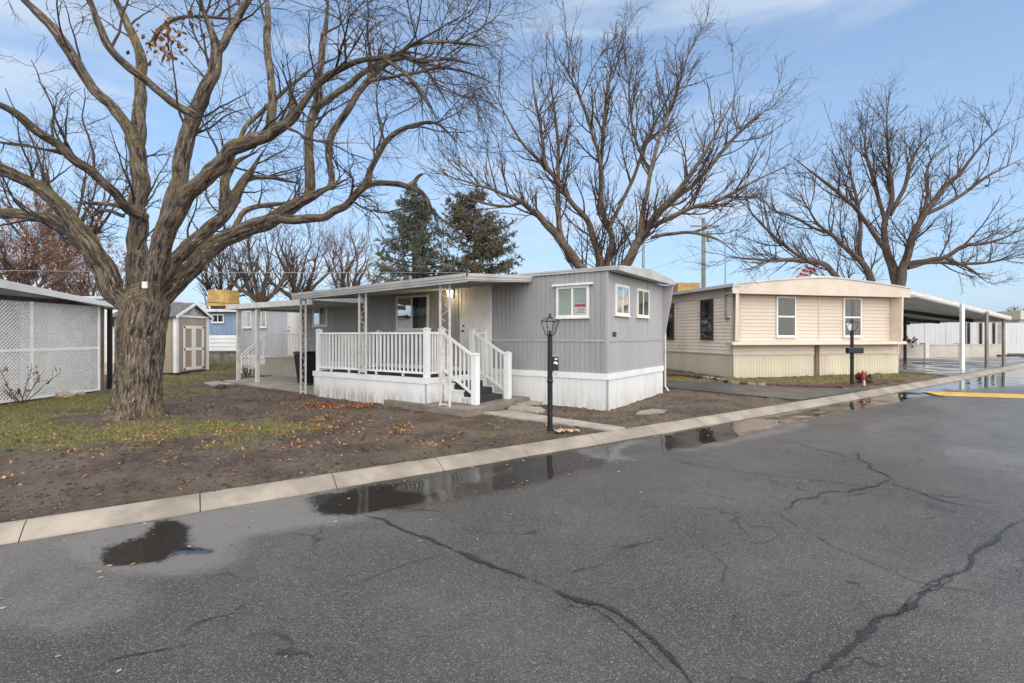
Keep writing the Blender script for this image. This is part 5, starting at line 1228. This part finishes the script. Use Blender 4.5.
for it in range(4):                                     # relax the voxel steps and the crotches
    acc = np.zeros_like(V); cn = np.zeros(len(V))
    for a_, b_ in ((0, 1), (1, 2), (2, 3), (3, 0)):
        np.add.at(acc, Fq[:, a_], V[Fq[:, b_]]); np.add.at(cn, Fq[:, a_], 1)
    V = V * .45 + .55 * acc / np.maximum(cn, 1)[:, None]
fn = np.cross(V[Fq[:, 2]] - V[Fq[:, 0]], V[Fq[:, 3]] - V[Fq[:, 1]]); vn = np.zeros_like(V)
for a_ in range(4): np.add.at(vn, Fq[:, a_], fn)
vn = norm(vn)
from mathutils import kdtree
kd = kdtree.KDTree(len(axis_p))
for i, p in enumerate(axis_p): kd.insert(p, i)
kd.balance(); A = np.zeros_like(V); R0 = np.zeros(len(V))
for i in range(len(V)):
    co_, j, dist = kd.find(V[i]); q = V[i] - axis_p[j]; f0, f1, f2 = axis_f[j]; R0[i] = dist
    A[i] = (q.dot(f0) + axis_o[j], q.dot(f1), axis_l[j] + q.dot(f2))
amp = .0135 * np.clip(R0 / .22, .12, 1.2)
V = V + vn * (furrow(V, A, 1.) * amp)[:, None]
npmesh('trunk', V, Fq, 'bark', maple, {'bark': A}, True)
rng = np.random.default_rng(21); LP, LR = np.stack(LP), np.stack(LR)
P2, R2 = grow(LP, LR, 2.2, .7, 2.3, 25, 65, 10, .45, .026, .006, (0, 0, .05), .15, rng, .28, .3, .5)
xr = (P2[:, 0, 0] / P2[:, 0, 1] * F + CX)
ok = (P2[:, 0, 2] > 3.0); P2, R2 = P2[ok], R2[ok]
P3, R3 = grow(P2, R2, 4.2, .35, 1.25, 25, 70, 7, .6, .0095, .0034, (0, 0, -.02), .15, rng, .15, .4)
rt = P2[:, 0, 0] > -3.3                                 # the right hand crown droops
Pd, Rd = grow(P2[rt], R2[rt], 5.0, .5, 1.3, 25, 75, 8, .6, .010, .0036, (.03, 0, -.13), .14, rng, .15, .3)
P4, R4 = grow(P3, R3, 4.6, .15, .5, 25, 65, 5, .7, .0055, .0028, (0, 0, 0), .16, rng, .1, .3, maxn=26000)
P5, R5 = grow(Pd, Rd, 4.2, .18, .55, 20, 60, 5, .7, .0055, .0028, (0, 0, -.10), .15, rng, .1, .3, maxn=17000)
V, Fq, A = join(ends_ + [tubes(P2, R2, 6), tubes(P3, R3, 4), tubes(Pd, Rd, 4), tubes(P4, R4, 3), tubes(P5, R5, 3)])
npmesh('crown', V, Fq, 'twig', maple)
lp_, k_ = [], 0
rl = np.random.default_rng(4); c = [at(x / 2.2775, y / 2.2775, 10.9 + dy) for x, y, dy in ((345, 120, 0), (375, 105, .2), (400, 90, .1), (425, 60, 0), (395, 130, -.2), (440, 75, .2), (330, 105, .1), (370, 90, 0))]
pts = np.array([tuple(c[i]) for i in rl.integers(0, len(c), 130)]) + rl.normal(0, .16, (130, 3))
V, Fq, tt = leaf_quads(pts[:, 0], pts[:, 1], pts[:, 2], .062, .9, 3); npmesh('dead_leaves', V, Fq, 'leaf_rust', maple, {'tint': tt})
q = MB(); p = at(145.5, 285, 9.28); q.cuboid(p.x - .045, p.x + .045, p.y - .03, p.y, p.z - .06, p.z + .06); tg_ = q.build('number_tag', 'sign_white', maple)

def bare_tree(base, trunks, y0, sc, ox, oy, lab, bark, twig, seed, dens=(1.5, 3.2, 3.), lens=((1.0, 2.8), (.5, 1.4), (.25, .7)), rt=(.012, .0085, .0065), trop=(.0, 0, .09), k=12, group=None, ws=1., leaves=None, caps=(9000, 24000)):
    """bare tree from traced stems; twigs kept a little stout because it stands far off"""
    t = thing('bare_tree', base, lab, 'tree', group); rng = np.random.default_rng(seed); parts = []; LP, LR = [], []
    for i, pts in enumerate(trunks):
        P, r_ = tr([(x, y, w_ * ws + .15, d) for x, y, w_, d in pts], sc, ox, oy, y0); n = len(pts) * 6; P, r_ = resample(P, r_, n); r_ = tip(r_, .6, .10)
        wob = np.array([[noise.noise((j * .25, i * 3.1 + seed, s_)) for s_ in (0, 7, 13)] for j in range(n)]); P = P + wob * np.minimum(.10, r_ * .6)[:, None]
        parts.append(tubes(P[None], r_[None], k, seed=i)); a, b_ = resample(P, r_, 14); LP.append(a); LR.append(b_)
    V, Fq, A = join(parts); npmesh('trunk', V, Fq, bark, t, {'bark': A}, True); LP, LR = np.stack(LP), np.stack(LR)
    P2, R2 = grow(LP, LR, dens[0], *lens[0], 18, 52, 10, .5, .045, rt[0], trop, .09, rng, .20, .35, .3)
    P3, R3 = grow(P2, R2, dens[1], *lens[1], 22, 55, 6, .6, .022, rt[1], trop, .12, rng, .12, .4, maxn=caps[0])
    P4, R4 = grow(P3, R3, dens[2], *lens[2], 22, 60, 4, .7, .011, rt[2], (0, 0, .04), .14, rng, .1, .3, maxn=caps[1])
    V, Fq, A = join([tubes(P2, R2, 5), tubes(P3, R3, 4), tubes(P4, R4, 3)]); npmesh('crown', V, Fq, twig, t)
    if leaves:
        n_, sz, mt = leaves; ends = np.concatenate([P4[:, -1], P4[:, 2], P3[:, -1]]); e = ends[rng.choice(len(ends), n_)] + rng.normal(0, .12, (n_, 3))
        V, Fq, tt = leaf_quads(e[:, 0], e[:, 1], e[:, 2], sz, .9, seed); npmesh('dead_leaves', V, Fq, mt, t, {'tint': tt})
    return t

# 2. many-stemmed tree behind the grey home
by = 20.5; bx_ = (565 - CX) / F * by; base = Vector((bx_, by, T(bx_, by)))
rt_ = (445, 800, 16, 0)
stems = [
 [rt_, (500, 660, 12, -.3), (470, 595, 10.5, -.5), (440, 555, 9, -.7), (400, 508, 7, -1.), (350, 465, 5.6, -1.4), (290, 435, 4.6, -1.8), (225, 415, 3.6, -2.2), (160, 395, 2.6, -2.6), (105, 370, 1.6, -3)],
 [rt_, (490, 640, 9, -.2), (437, 552, 7.5, -.2), (430, 490, 5.5, .2), (428, 420, 4.6, .5), (428, 340, 4, .8), (420, 250, 3, 1.1), (405, 160, 2, 1.4), (378, 80, 1.2, 1.6)],
 [rt_, (505, 660, 11, .3), (522, 600, 9.5, .4), (512, 550, 8, .4), (500, 510, 6.5, .3), (455, 455, 5.4, 0), (405, 385, 4.6, -.4), (350, 330, 4.2, -.8), (305, 255, 3.2, -1.2), (280, 200, 2.4, -1.5), (262, 150, 1.4, -1.8)],
 [rt_, (520, 650, 10, .8), (538, 600, 8, 1.), (550, 545, 7, 1.2), (532, 485, 6, 1.3), (526, 400, 5, 1.5), (531, 300, 4.2, 1.7), (541, 200, 3.2, 1.9), (565, 110, 2.2, 2.1), (592, 20, 1.2, 2.3)],
 [(520, 490, 5, 1.3), (528, 400, 4, .9), (500, 280, 3.4, .4), (470, 205, 2.8, 0), (430, 130, 2, -.3), (400, 80, 1.2, -.5)],
 [rt_, (540, 660, 12, -.2), (580, 600, 11, -.5), (618, 545, 9.5, -.7), (650, 492, 8, -.9), (700, 435, 6, -1.1), (758, 355, 4.6, -1.3), (800, 280, 3.4, -1.5), (845, 190, 2., -1.7), (860, 150, 1.2, -1.8)],
 [(612, 555, 7, -.7), (628, 450, 4.8, -.3), (652, 340, 4, .1), (690, 235, 3.2, .5), (722, 130, 2.2, .8), (760, 45, 1.2, 1.)],
 [(632, 520, 6, -.8), (710, 482, 5, -1.2), (800, 452, 4, -1.6), (875, 412, 3, -2.), (960, 372, 1.6, -2.4)],
 [(545, 520, 4.5, 1.2), (592, 420, 3.8, 1.7), (640, 300, 3., 2.2), (675, 230, 2.2, 2.6), (700, 170, 1.2, 2.9)],
 [(668, 475, 5, -.9), (755, 402, 4.2, -.6), (830, 312, 3.2, -.3), (895, 255, 2.2, 0), (948, 245, 1.2, .2)],
 [(345, 462, 4, -1.4), (310, 470, 3, -1.0), (250, 460, 2.4, -.6), (200, 440, 1.6, -.3)],
 [(400, 385, 3.4, -.3), (390, 300, 3, .0), (372, 200, 2.2, .3), (368, 110, 1.2, .5)],
 [(640, 400, 3.2, .2), (600, 300, 2.6, 1.), (590, 200, 2., 1.6), (610, 100, 1.2, 2.)],
 [(640, 540, 4, -.9), (720, 530, 3.4, -1.6), (790, 545, 2.6, -2.2), (850, 590, 1.4, -2.6)],
]
bare_tree(base, stems, by, 2.2767, 370, 0, 'tall many stemmed bare tree rising behind the front end of the grey home', 'bark_far', 'twig_brown', 5, dens=(2.3, 3.0, 3.2), lens=((1.2, 3.3), (.5, 1.6), (.22, .75)), rt=(.012, .009, .0068), ws=.42, caps=(14000, 46000))
# 3. spreading tree behind the tan home
by = 27.; bx_ = (893 - CX) / F * by; base = Vector((bx_, by, T(bx_, by))); rt_ = (550, 800, 14, 0)
stems = [
 [rt_, (562, 660, 11, 0), (552, 600, 10, 0), (532, 545, 8, .1), (522, 480, 6, .2), (545, 400, 5, .4), (540, 300, 4.2, .6), (532, 180, 3, .8), (537, 90, 1.4, 1.)],
 [rt_, (570, 650, 10, -.3), (585, 570, 8.5, -.5), (602, 510, 7.5, -.8), (632, 450, 6.2, -1.1), (682, 380, 5.4, -1.4), (742, 318, 4.6, -1.7), (800, 245, 3.6, -2.), (860, 190, 2.6, -2.3), (925, 158, 1.5, -2.5)],
 [(590, 580, 6, -.3), (640, 572, 5, -.8), (700, 560, 4.6, -1.3), (750, 530, 4, -1.7), (820, 520, 3.2, -2.1), (880, 500, 2.4, -2.4), (940, 465, 1.3, -2.7)],
 [(590, 590, 5, .4), (660, 575, 4.4, .9), (740, 580, 3.6, 1.4), (820, 575, 2.8, 1.8), (920, 560, 1.5, 2.2)],
 [(530, 545, 6, 0), (500, 500, 5, -.3), (480, 470, 4.6, -.5), (440, 420, 4.2, -.9), (380, 368, 3.6, -1.3), (310, 312, 2.6, -1.7), (238, 258, 1.4, -2.)],
 [rt_, (495, 660, 8.5, -.6), (482, 610, 7.5, -.8), (468, 590, 6.6, -.9), (430, 550, 5.4, -1.2), (392, 512, 4.4, -1.5), (332, 460, 3.4, -1.9), (292, 395, 2.2, -2.3), (262, 340, 1.2, -2.5)],
 [rt_, (420, 660, 8, -1.2), (383, 612, 6.6, -1.5), (352, 582, 5.8, -1.8), (290, 570, 4.8, -2.2), (200, 568, 3.8, -2.8), (100, 560, 2.6, -3.3), (40, 535, 1.4, -3.6)],
 [(540, 440, 4.6, .4), (580, 370, 4, .9), (600, 290, 3.2, 1.4), (642, 225, 2.2, 1.8), (690, 190, 1.2, 2.1)],
 [(455, 570, 4.6, -1.), (455, 450, 3.6, -.4), (432, 340, 2.8, .2), (392, 230, 1.4, .7)],
 [(640, 440, 4.6, -1.1), (720, 400, 3.8, -.8), (820, 330, 2.8, -.4), (930, 275, 1.5, 0)],
 [(600, 510, 4.2, -.6), (645, 400, 3.4, 0), (650, 300, 2.6, .5), (700, 240, 1.4, 1.)],
 [(300, 570, 3.6, -2.2), (230, 520, 3, -2.), (160, 450, 2.4, -1.8), (110, 390, 1.4, -1.6)],
 [(530, 470, 4.2, .2), (500, 360, 3.6, .7), (470, 250, 2.6, 1.1), (478, 140, 1.4, 1.4)],
 [(380, 500, 3.2, -1.5), (310, 470, 2.6, -1.2), (250, 440, 2., -1.), (180, 430, 1.2, -.8)],
 [(700, 565, 3.2, 1.2), (760, 590, 2.8, .8), (820, 635, 1.4, .5)],
]
bare_tree(base, stems, by, 2.8457, 700, 60, 'wide spreading bare tree behind the tan home and its carport', 'bark_brown', 'twig_brown', 6, dens=(2.2, 2.6, 2.8), lens=((1.3, 3.5), (.6, 1.9), (.28, .9)), rt=(.012, .0095, .0075), ws=.42, caps=(14000, 46000))

# 4. smaller trees behind the left half
def auto_stems(px_, ypx_base, h_px, spread, n, w_, seed, lean=0., fork=.25):
    r = random.Random(seed); o = []; bx0 = px_
    for i in range(n):
        a = (i + .5) / n * 2 - 1 + r.uniform(-.15, .15); dy = r.uniform(-1, 1) * spread / 60; pts = [(bx0, ypx_base, w_, 0), (bx0 + lean * .2, ypx_base - h_px * fork, w_ * .9, 0)]
        x, y = pts[-1][:2]; hh = h_px * (1 - fork) * (1 - .35 * abs(a)) * r.uniform(.85, 1.05)
        for j in range(1, 6):
            q_ = j / 5; pts.append((x + lean * q_ + a * spread * q_ ** .8 + r.uniform(-4, 4), y - hh * q_, w_ * .62 * (1 - q_) + .5, dy * q_ * 2.2))
        o.append(pts)
    return o
for px_, yb_, hp, sp_, n, w_, yy, lab, bark, twig, sd_, lv_ in (
    (262, 350, 140, 60, 6, 5.2, 30, 'bare tree with forked dark stems behind the left end of the grey home', 'bark_brown', 'twig_brown', 31, None),
    (297, 350, 145, 62, 6, 5.2, 32, 'bare tree with a mossy fork behind the side canopy', 'bark_far', 'twig_brown', 32, None),
    (352, 350, 135, 46, 8, 3.6, 38, 'pinkish bare tree left of the blue green spruce', 'bark_brown', 'twig_pink', 33, None),
    (222, 350, 130, 60, 5, 4.6, 34, 'thin bare tree above the ochre roof cooler', 'bark_brown', 'twig_brown', 34, None),
    (20, 345, 140, 80, 9, 4.5, 28, 'russet tree still holding dead leaves behind the lattice carport', 'bark_brown', 'twig_pink', 35, (5200, .060, 'leaf_pink')),
    (92, 345, 96, 52, 7, 3.4, 31, 'smaller russet leafed tree between the lattice carport and the big trunk', 'bark_brown', 'twig_pink', 36, (3400, .062, 'leaf_pink')),
    (58, 350, 235, 110, 9, 5.5, 34, 'tall thin bare tree rising above the russet trees at the far left', 'bark_brown', 'twig_brown', 37, None)):
    bx_ = (px_ - CX) / F * yy
    bare_tree((bx_, yy, T(bx_, yy)), auto_stems(px_, yb_, hp, sp_, n, w_, sd_, fork=.32), yy, 1., 0, 0, lab, bark, twig, sd_, dens=(1.9, 2.4, 2.4), lens=((1., 3.0), (.5, 1.5), (.3, .8)), rt=(.014, .011, .009), k=8, ws=.55, caps=(6000, 14000), leaves=lv_)

# 5. two spruces and a far conifer
def spruce(px_, y, top, wpx, lab, mat, seed, n_br=150, dens=1., tipless=0.):
    x = (px_ - CX) / F * y; zb = T(x, y); zt = CZ - (top - H) / F * y; h = zt - zb; wr = wpx / F * y; t = thing('spruce_tree', (x, y, zb), lab, 'tree'); r = np.random.default_rng(seed)
    pb = [Vector((x, y, zb - .2)), Vector((x, y, zb + h * .5)), Vector((x + .1, y, zt))]; P, rr_ = resample(pb, [.22, .13, .02], 16); V, Fq, A = tubes(P[None], rr_[None], 8); npmesh('trunk', V, Fq, 'bark_brown', t, {'bark': A}, True)
    q = r.uniform(.06, 1, n_br); q = np.sort(q); a = r.uniform(0, 6.283, n_br); L = wr * np.clip((1 - q) ** .72 * 1.12 + tipless * np.exp(-((q - .75) / .25) ** 2), .03, 1.0) * r.uniform(.62, 1.12, n_br)
    n = 8; Q = np.zeros((n_br, n, 3)); Q[:, 0] = np.stack([np.full(n_br, x), np.full(n_br, y), zb + h * q], -1); d = np.stack([np.cos(a), np.sin(a), .30 - .42 * (1 - q)], -1)
    for i in range(1, n): Q[:, i] = Q[:, i - 1] + norm(d + np.array([0, 0, .05 * i - .1])) * (L / (n - 1))[:, None]
    V, Fq, A = tubes(Q, np.linspace(.035, .008, n)[None] * np.ones((n_br, 1)), 4)
    P3, R3 = grow(Q, np.full((n_br, n), .02), 8.5 * dens, .22, .75, 35, 75, 5, .5, .01, .004, (0, 0, -.09), .12, r, .12, .5)
    V3, F3, A3 = tubes(P3, R3, 3); Vt, Ft, _ = join([(V, Fq, A), (V3, F3, A3)]); npmesh('branches', Vt, Ft, 'twig_brown', t)
    m = len(P3); k_ = int(30 * dens) ; ii = np.repeat(np.arange(m), k_); f_ = r.uniform(0, 3.98, len(ii)); i0 = f_.astype(int); fr = (f_ - i0)[:, None]
    c = P3[ii, i0] * (1 - fr) + P3[ii, i0 + 1] * fr; tg = norm(P3[ii, i0 + 1] - P3[ii, i0]); dr = norm(tg * .8 + r.normal(0, .55, tg.shape)); sd_ = norm(np.cross(dr, r.normal(0, 1, dr.shape)))
    ln = r.uniform(.06, .17, len(ii))[:, None]; w = r.uniform(.010, .022, len(ii))[:, None]
    V = np.stack([c - sd_ * w, c + sd_ * w, c + dr * ln + sd_ * w * .3, c + dr * ln - sd_ * w * .3], 1).reshape(-1, 3)
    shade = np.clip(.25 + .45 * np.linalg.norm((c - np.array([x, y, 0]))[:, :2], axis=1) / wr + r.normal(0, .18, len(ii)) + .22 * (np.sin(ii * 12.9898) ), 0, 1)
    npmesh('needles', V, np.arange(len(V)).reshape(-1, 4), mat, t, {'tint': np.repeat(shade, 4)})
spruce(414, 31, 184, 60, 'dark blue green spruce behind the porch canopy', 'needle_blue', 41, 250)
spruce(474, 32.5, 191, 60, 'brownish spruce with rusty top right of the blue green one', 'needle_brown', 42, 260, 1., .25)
spruce(1014, 75, 307, 14, 'small distant conifer above the ochre building', 'needle_blue', 43, 70, .5, .4)

# 6. shrubs
def shrub(p, h, w_, n, lab, leaf, nl, seed, twig='twig', size=.03):
    t = thing('shrub', tuple(p), lab, 'shrub'); r = np.random.default_rng(seed); Q = np.zeros((n, 6, 3)); Q[:, 0] = np.array([p.x, p.y, p.z - .03]) + r.normal(0, .03, (n, 3)) * [1, 1, 0]; d = norm(np.stack([r.normal(0, w_, n), r.normal(0, w_, n), np.ones(n)], -1))
    for i in range(1, 6): d = norm(d + r.normal(0, .12, d.shape)); Q[:, i] = Q[:, i - 1] + d * h / 5 * r.uniform(.8, 1.1)
    Rq = np.linspace(.011, .004, 6)[None] * np.ones((n, 1)); P3, R3 = grow(Q, Rq, 5, h * .15, h * .45, 25, 60, 5, .6, .007, .003, (0, 0, .05), .15, r, .2)
    V, Fq, A = join([tubes(Q, Rq, 5), tubes(P3, R3, 4)]); npmesh('stems', V, Fq, twig, t)
    if nl:
        e = np.concatenate([P3[:, -1], P3[:, 2]]); e = e[r.choice(len(e), nl)] + r.normal(0, .03, (nl, 3)); V, Fq, tt = leaf_quads(e[:, 0], e[:, 1], e[:, 2], size, .8, seed); npmesh('leaves', V, Fq, leaf, t, {'tint': tt})
shrub(gnd(22, 405), 1.05, .42, 7, 'sparse bare shrub with a few withered brown leaves against the lattice', 'leaf_rust', 70, 51, size=.04)
shrub(gnd(862, 384), .36, .7, 16, 'low dark red shrub behind the marker stake', 'shrub_leaf', 420, 52, size=.035)
shrub(FW(2.0, -.5, .9), .75, .8, 16, 'pinkish shrub growing behind the low beige wall', 'shrub_pink', 300, 53, size=.07)
shrub(gnd(247, 377), .5, .5, 8, 'small dark shrub behind the railing pickets of the landing steps', 'leaf_rust', 40, 54)

# ------------------------------------------------------------------ sky, sun, camera
W = bpy.data.worlds.new('World'); S.world = W; W.use_nodes = True; nt_ = W.node_tree; N = nt_.nodes; Lk = nt_.links
bg = N['Background']; sky = N.new('ShaderNodeTexSky'); sky.sky_type = 'NISHITA'; sky.sun_disc = False
SUN_EL, SUN_AZ = R(42), R(161)
sky.sun_elevation = SUN_EL; sky.sun_rotation = SUN_AZ; sky.air_density = 1.0; sky.dust_density = 1.2; sky.ozone_density = 1.3
tc = N.new('ShaderNodeTexCoord'); mp = N.new('ShaderNodeMapping'); mp.inputs['Scale'].default_value = (1.0, 1.0, 6.0); mp.inputs['Location'].default_value = (.35, .2, .1); Lk.new(tc.outputs['Generated'], mp.inputs[0])
nz = N.new('ShaderNodeTexNoise'); nz.inputs['Scale'].default_value = 1.9; nz.inputs['Detail'].default_value = 7; nz.inputs['Roughness'].default_value = .56; nz.inputs['Distortion'].default_value = .3; Lk.new(mp.outputs[0], nz.inputs['Vector'])
mr = N.new('ShaderNodeMapRange'); mr.interpolation_type = 'SMOOTHSTEP'; mr.inputs[1].default_value = .43; mr.inputs[2].default_value = .72; mr.inputs[3].default_value = .08; mr.inputs[4].default_value = .80; Lk.new(nz.outputs['Fac'], mr.inputs[0])
sx = N.new('ShaderNodeSeparateXYZ'); Lk.new(tc.outputs['Generated'], sx.inputs[0])
hz = N.new('ShaderNodeMapRange'); hz.interpolation_type = 'SMOOTHSTEP'; hz.inputs[1].default_value = -.02; hz.inputs[2].default_value = .60; hz.inputs[3].default_value = .62; hz.inputs[4].default_value = .15; Lk.new(sx.outputs[2], hz.inputs[0])
m1 = N.new('ShaderNodeMix'); m1.data_type = 'RGBA'; Lk.new(hz.outputs[0], m1.inputs[0]); mu = N.new('ShaderNodeMix'); mu.data_type = 'RGBA'; mu.blend_type = 'MULTIPLY'; mu.inputs[0].default_value = 1; Lk.new(sky.outputs[0], mu.inputs[6]); mu.inputs[7].default_value = (1.25, 1.42, 1.50, 1); Lk.new(mu.outputs[2], m1.inputs[6]); m1.inputs[7].default_value = (2.9, 4.1, 6.0, 1)
m2 = N.new('ShaderNodeMix'); m2.data_type = 'RGBA'; Lk.new(mr.outputs[0], m2.inputs[0]); Lk.new(m1.outputs[2], m2.inputs[6]); m2.inputs[7].default_value = (4.7, 5.4, 6.3, 1)
Lk.new(m2.outputs[2], bg.inputs[0]); bg.inputs[1].default_value = .15
sd_ = bpy.data.lights.new('sun', 'SUN'); sd_.energy = 5.0; sd_.angle = R(125); sd_.color = (1, .885, .745)
so = bpy.data.objects.new('sun', sd_); COL.objects.link(so)
dirv = Vector((math.sin(SUN_AZ) * math.cos(SUN_EL), math.cos(SUN_AZ) * math.cos(SUN_EL), math.sin(SUN_EL)))
so.rotation_euler = dirv.to_track_quat('Z', 'Y').to_euler(); so.location = dirv * 50
cam = bpy.data.cameras.new('camera'); co = bpy.data.objects.new('camera', cam); COL.objects.link(co); S.camera = co
cam.sensor_width = 36; cam.sensor_fit = 'HORIZONTAL'; cam.lens = F / 1024 * 36; cam.shift_y = -(341.5 - H) / 1024; cam.clip_start = .05; cam.clip_end = 3000
co.location = (0, 0, CZ); co.rotation_euler = (R(90), 0, 0)
S.view_settings.view_transform = 'Standard'; S.view_settings.look = 'None'; S.view_settings.exposure = 0; S.view_settings.gamma = 1
S.cycles.use_denoising = True; S.cycles.max_bounces = 6; S.cycles.transparent_max_bounces = 12; S.cycles.caustics_refractive = False; S.cycles.caustics_reflective = False
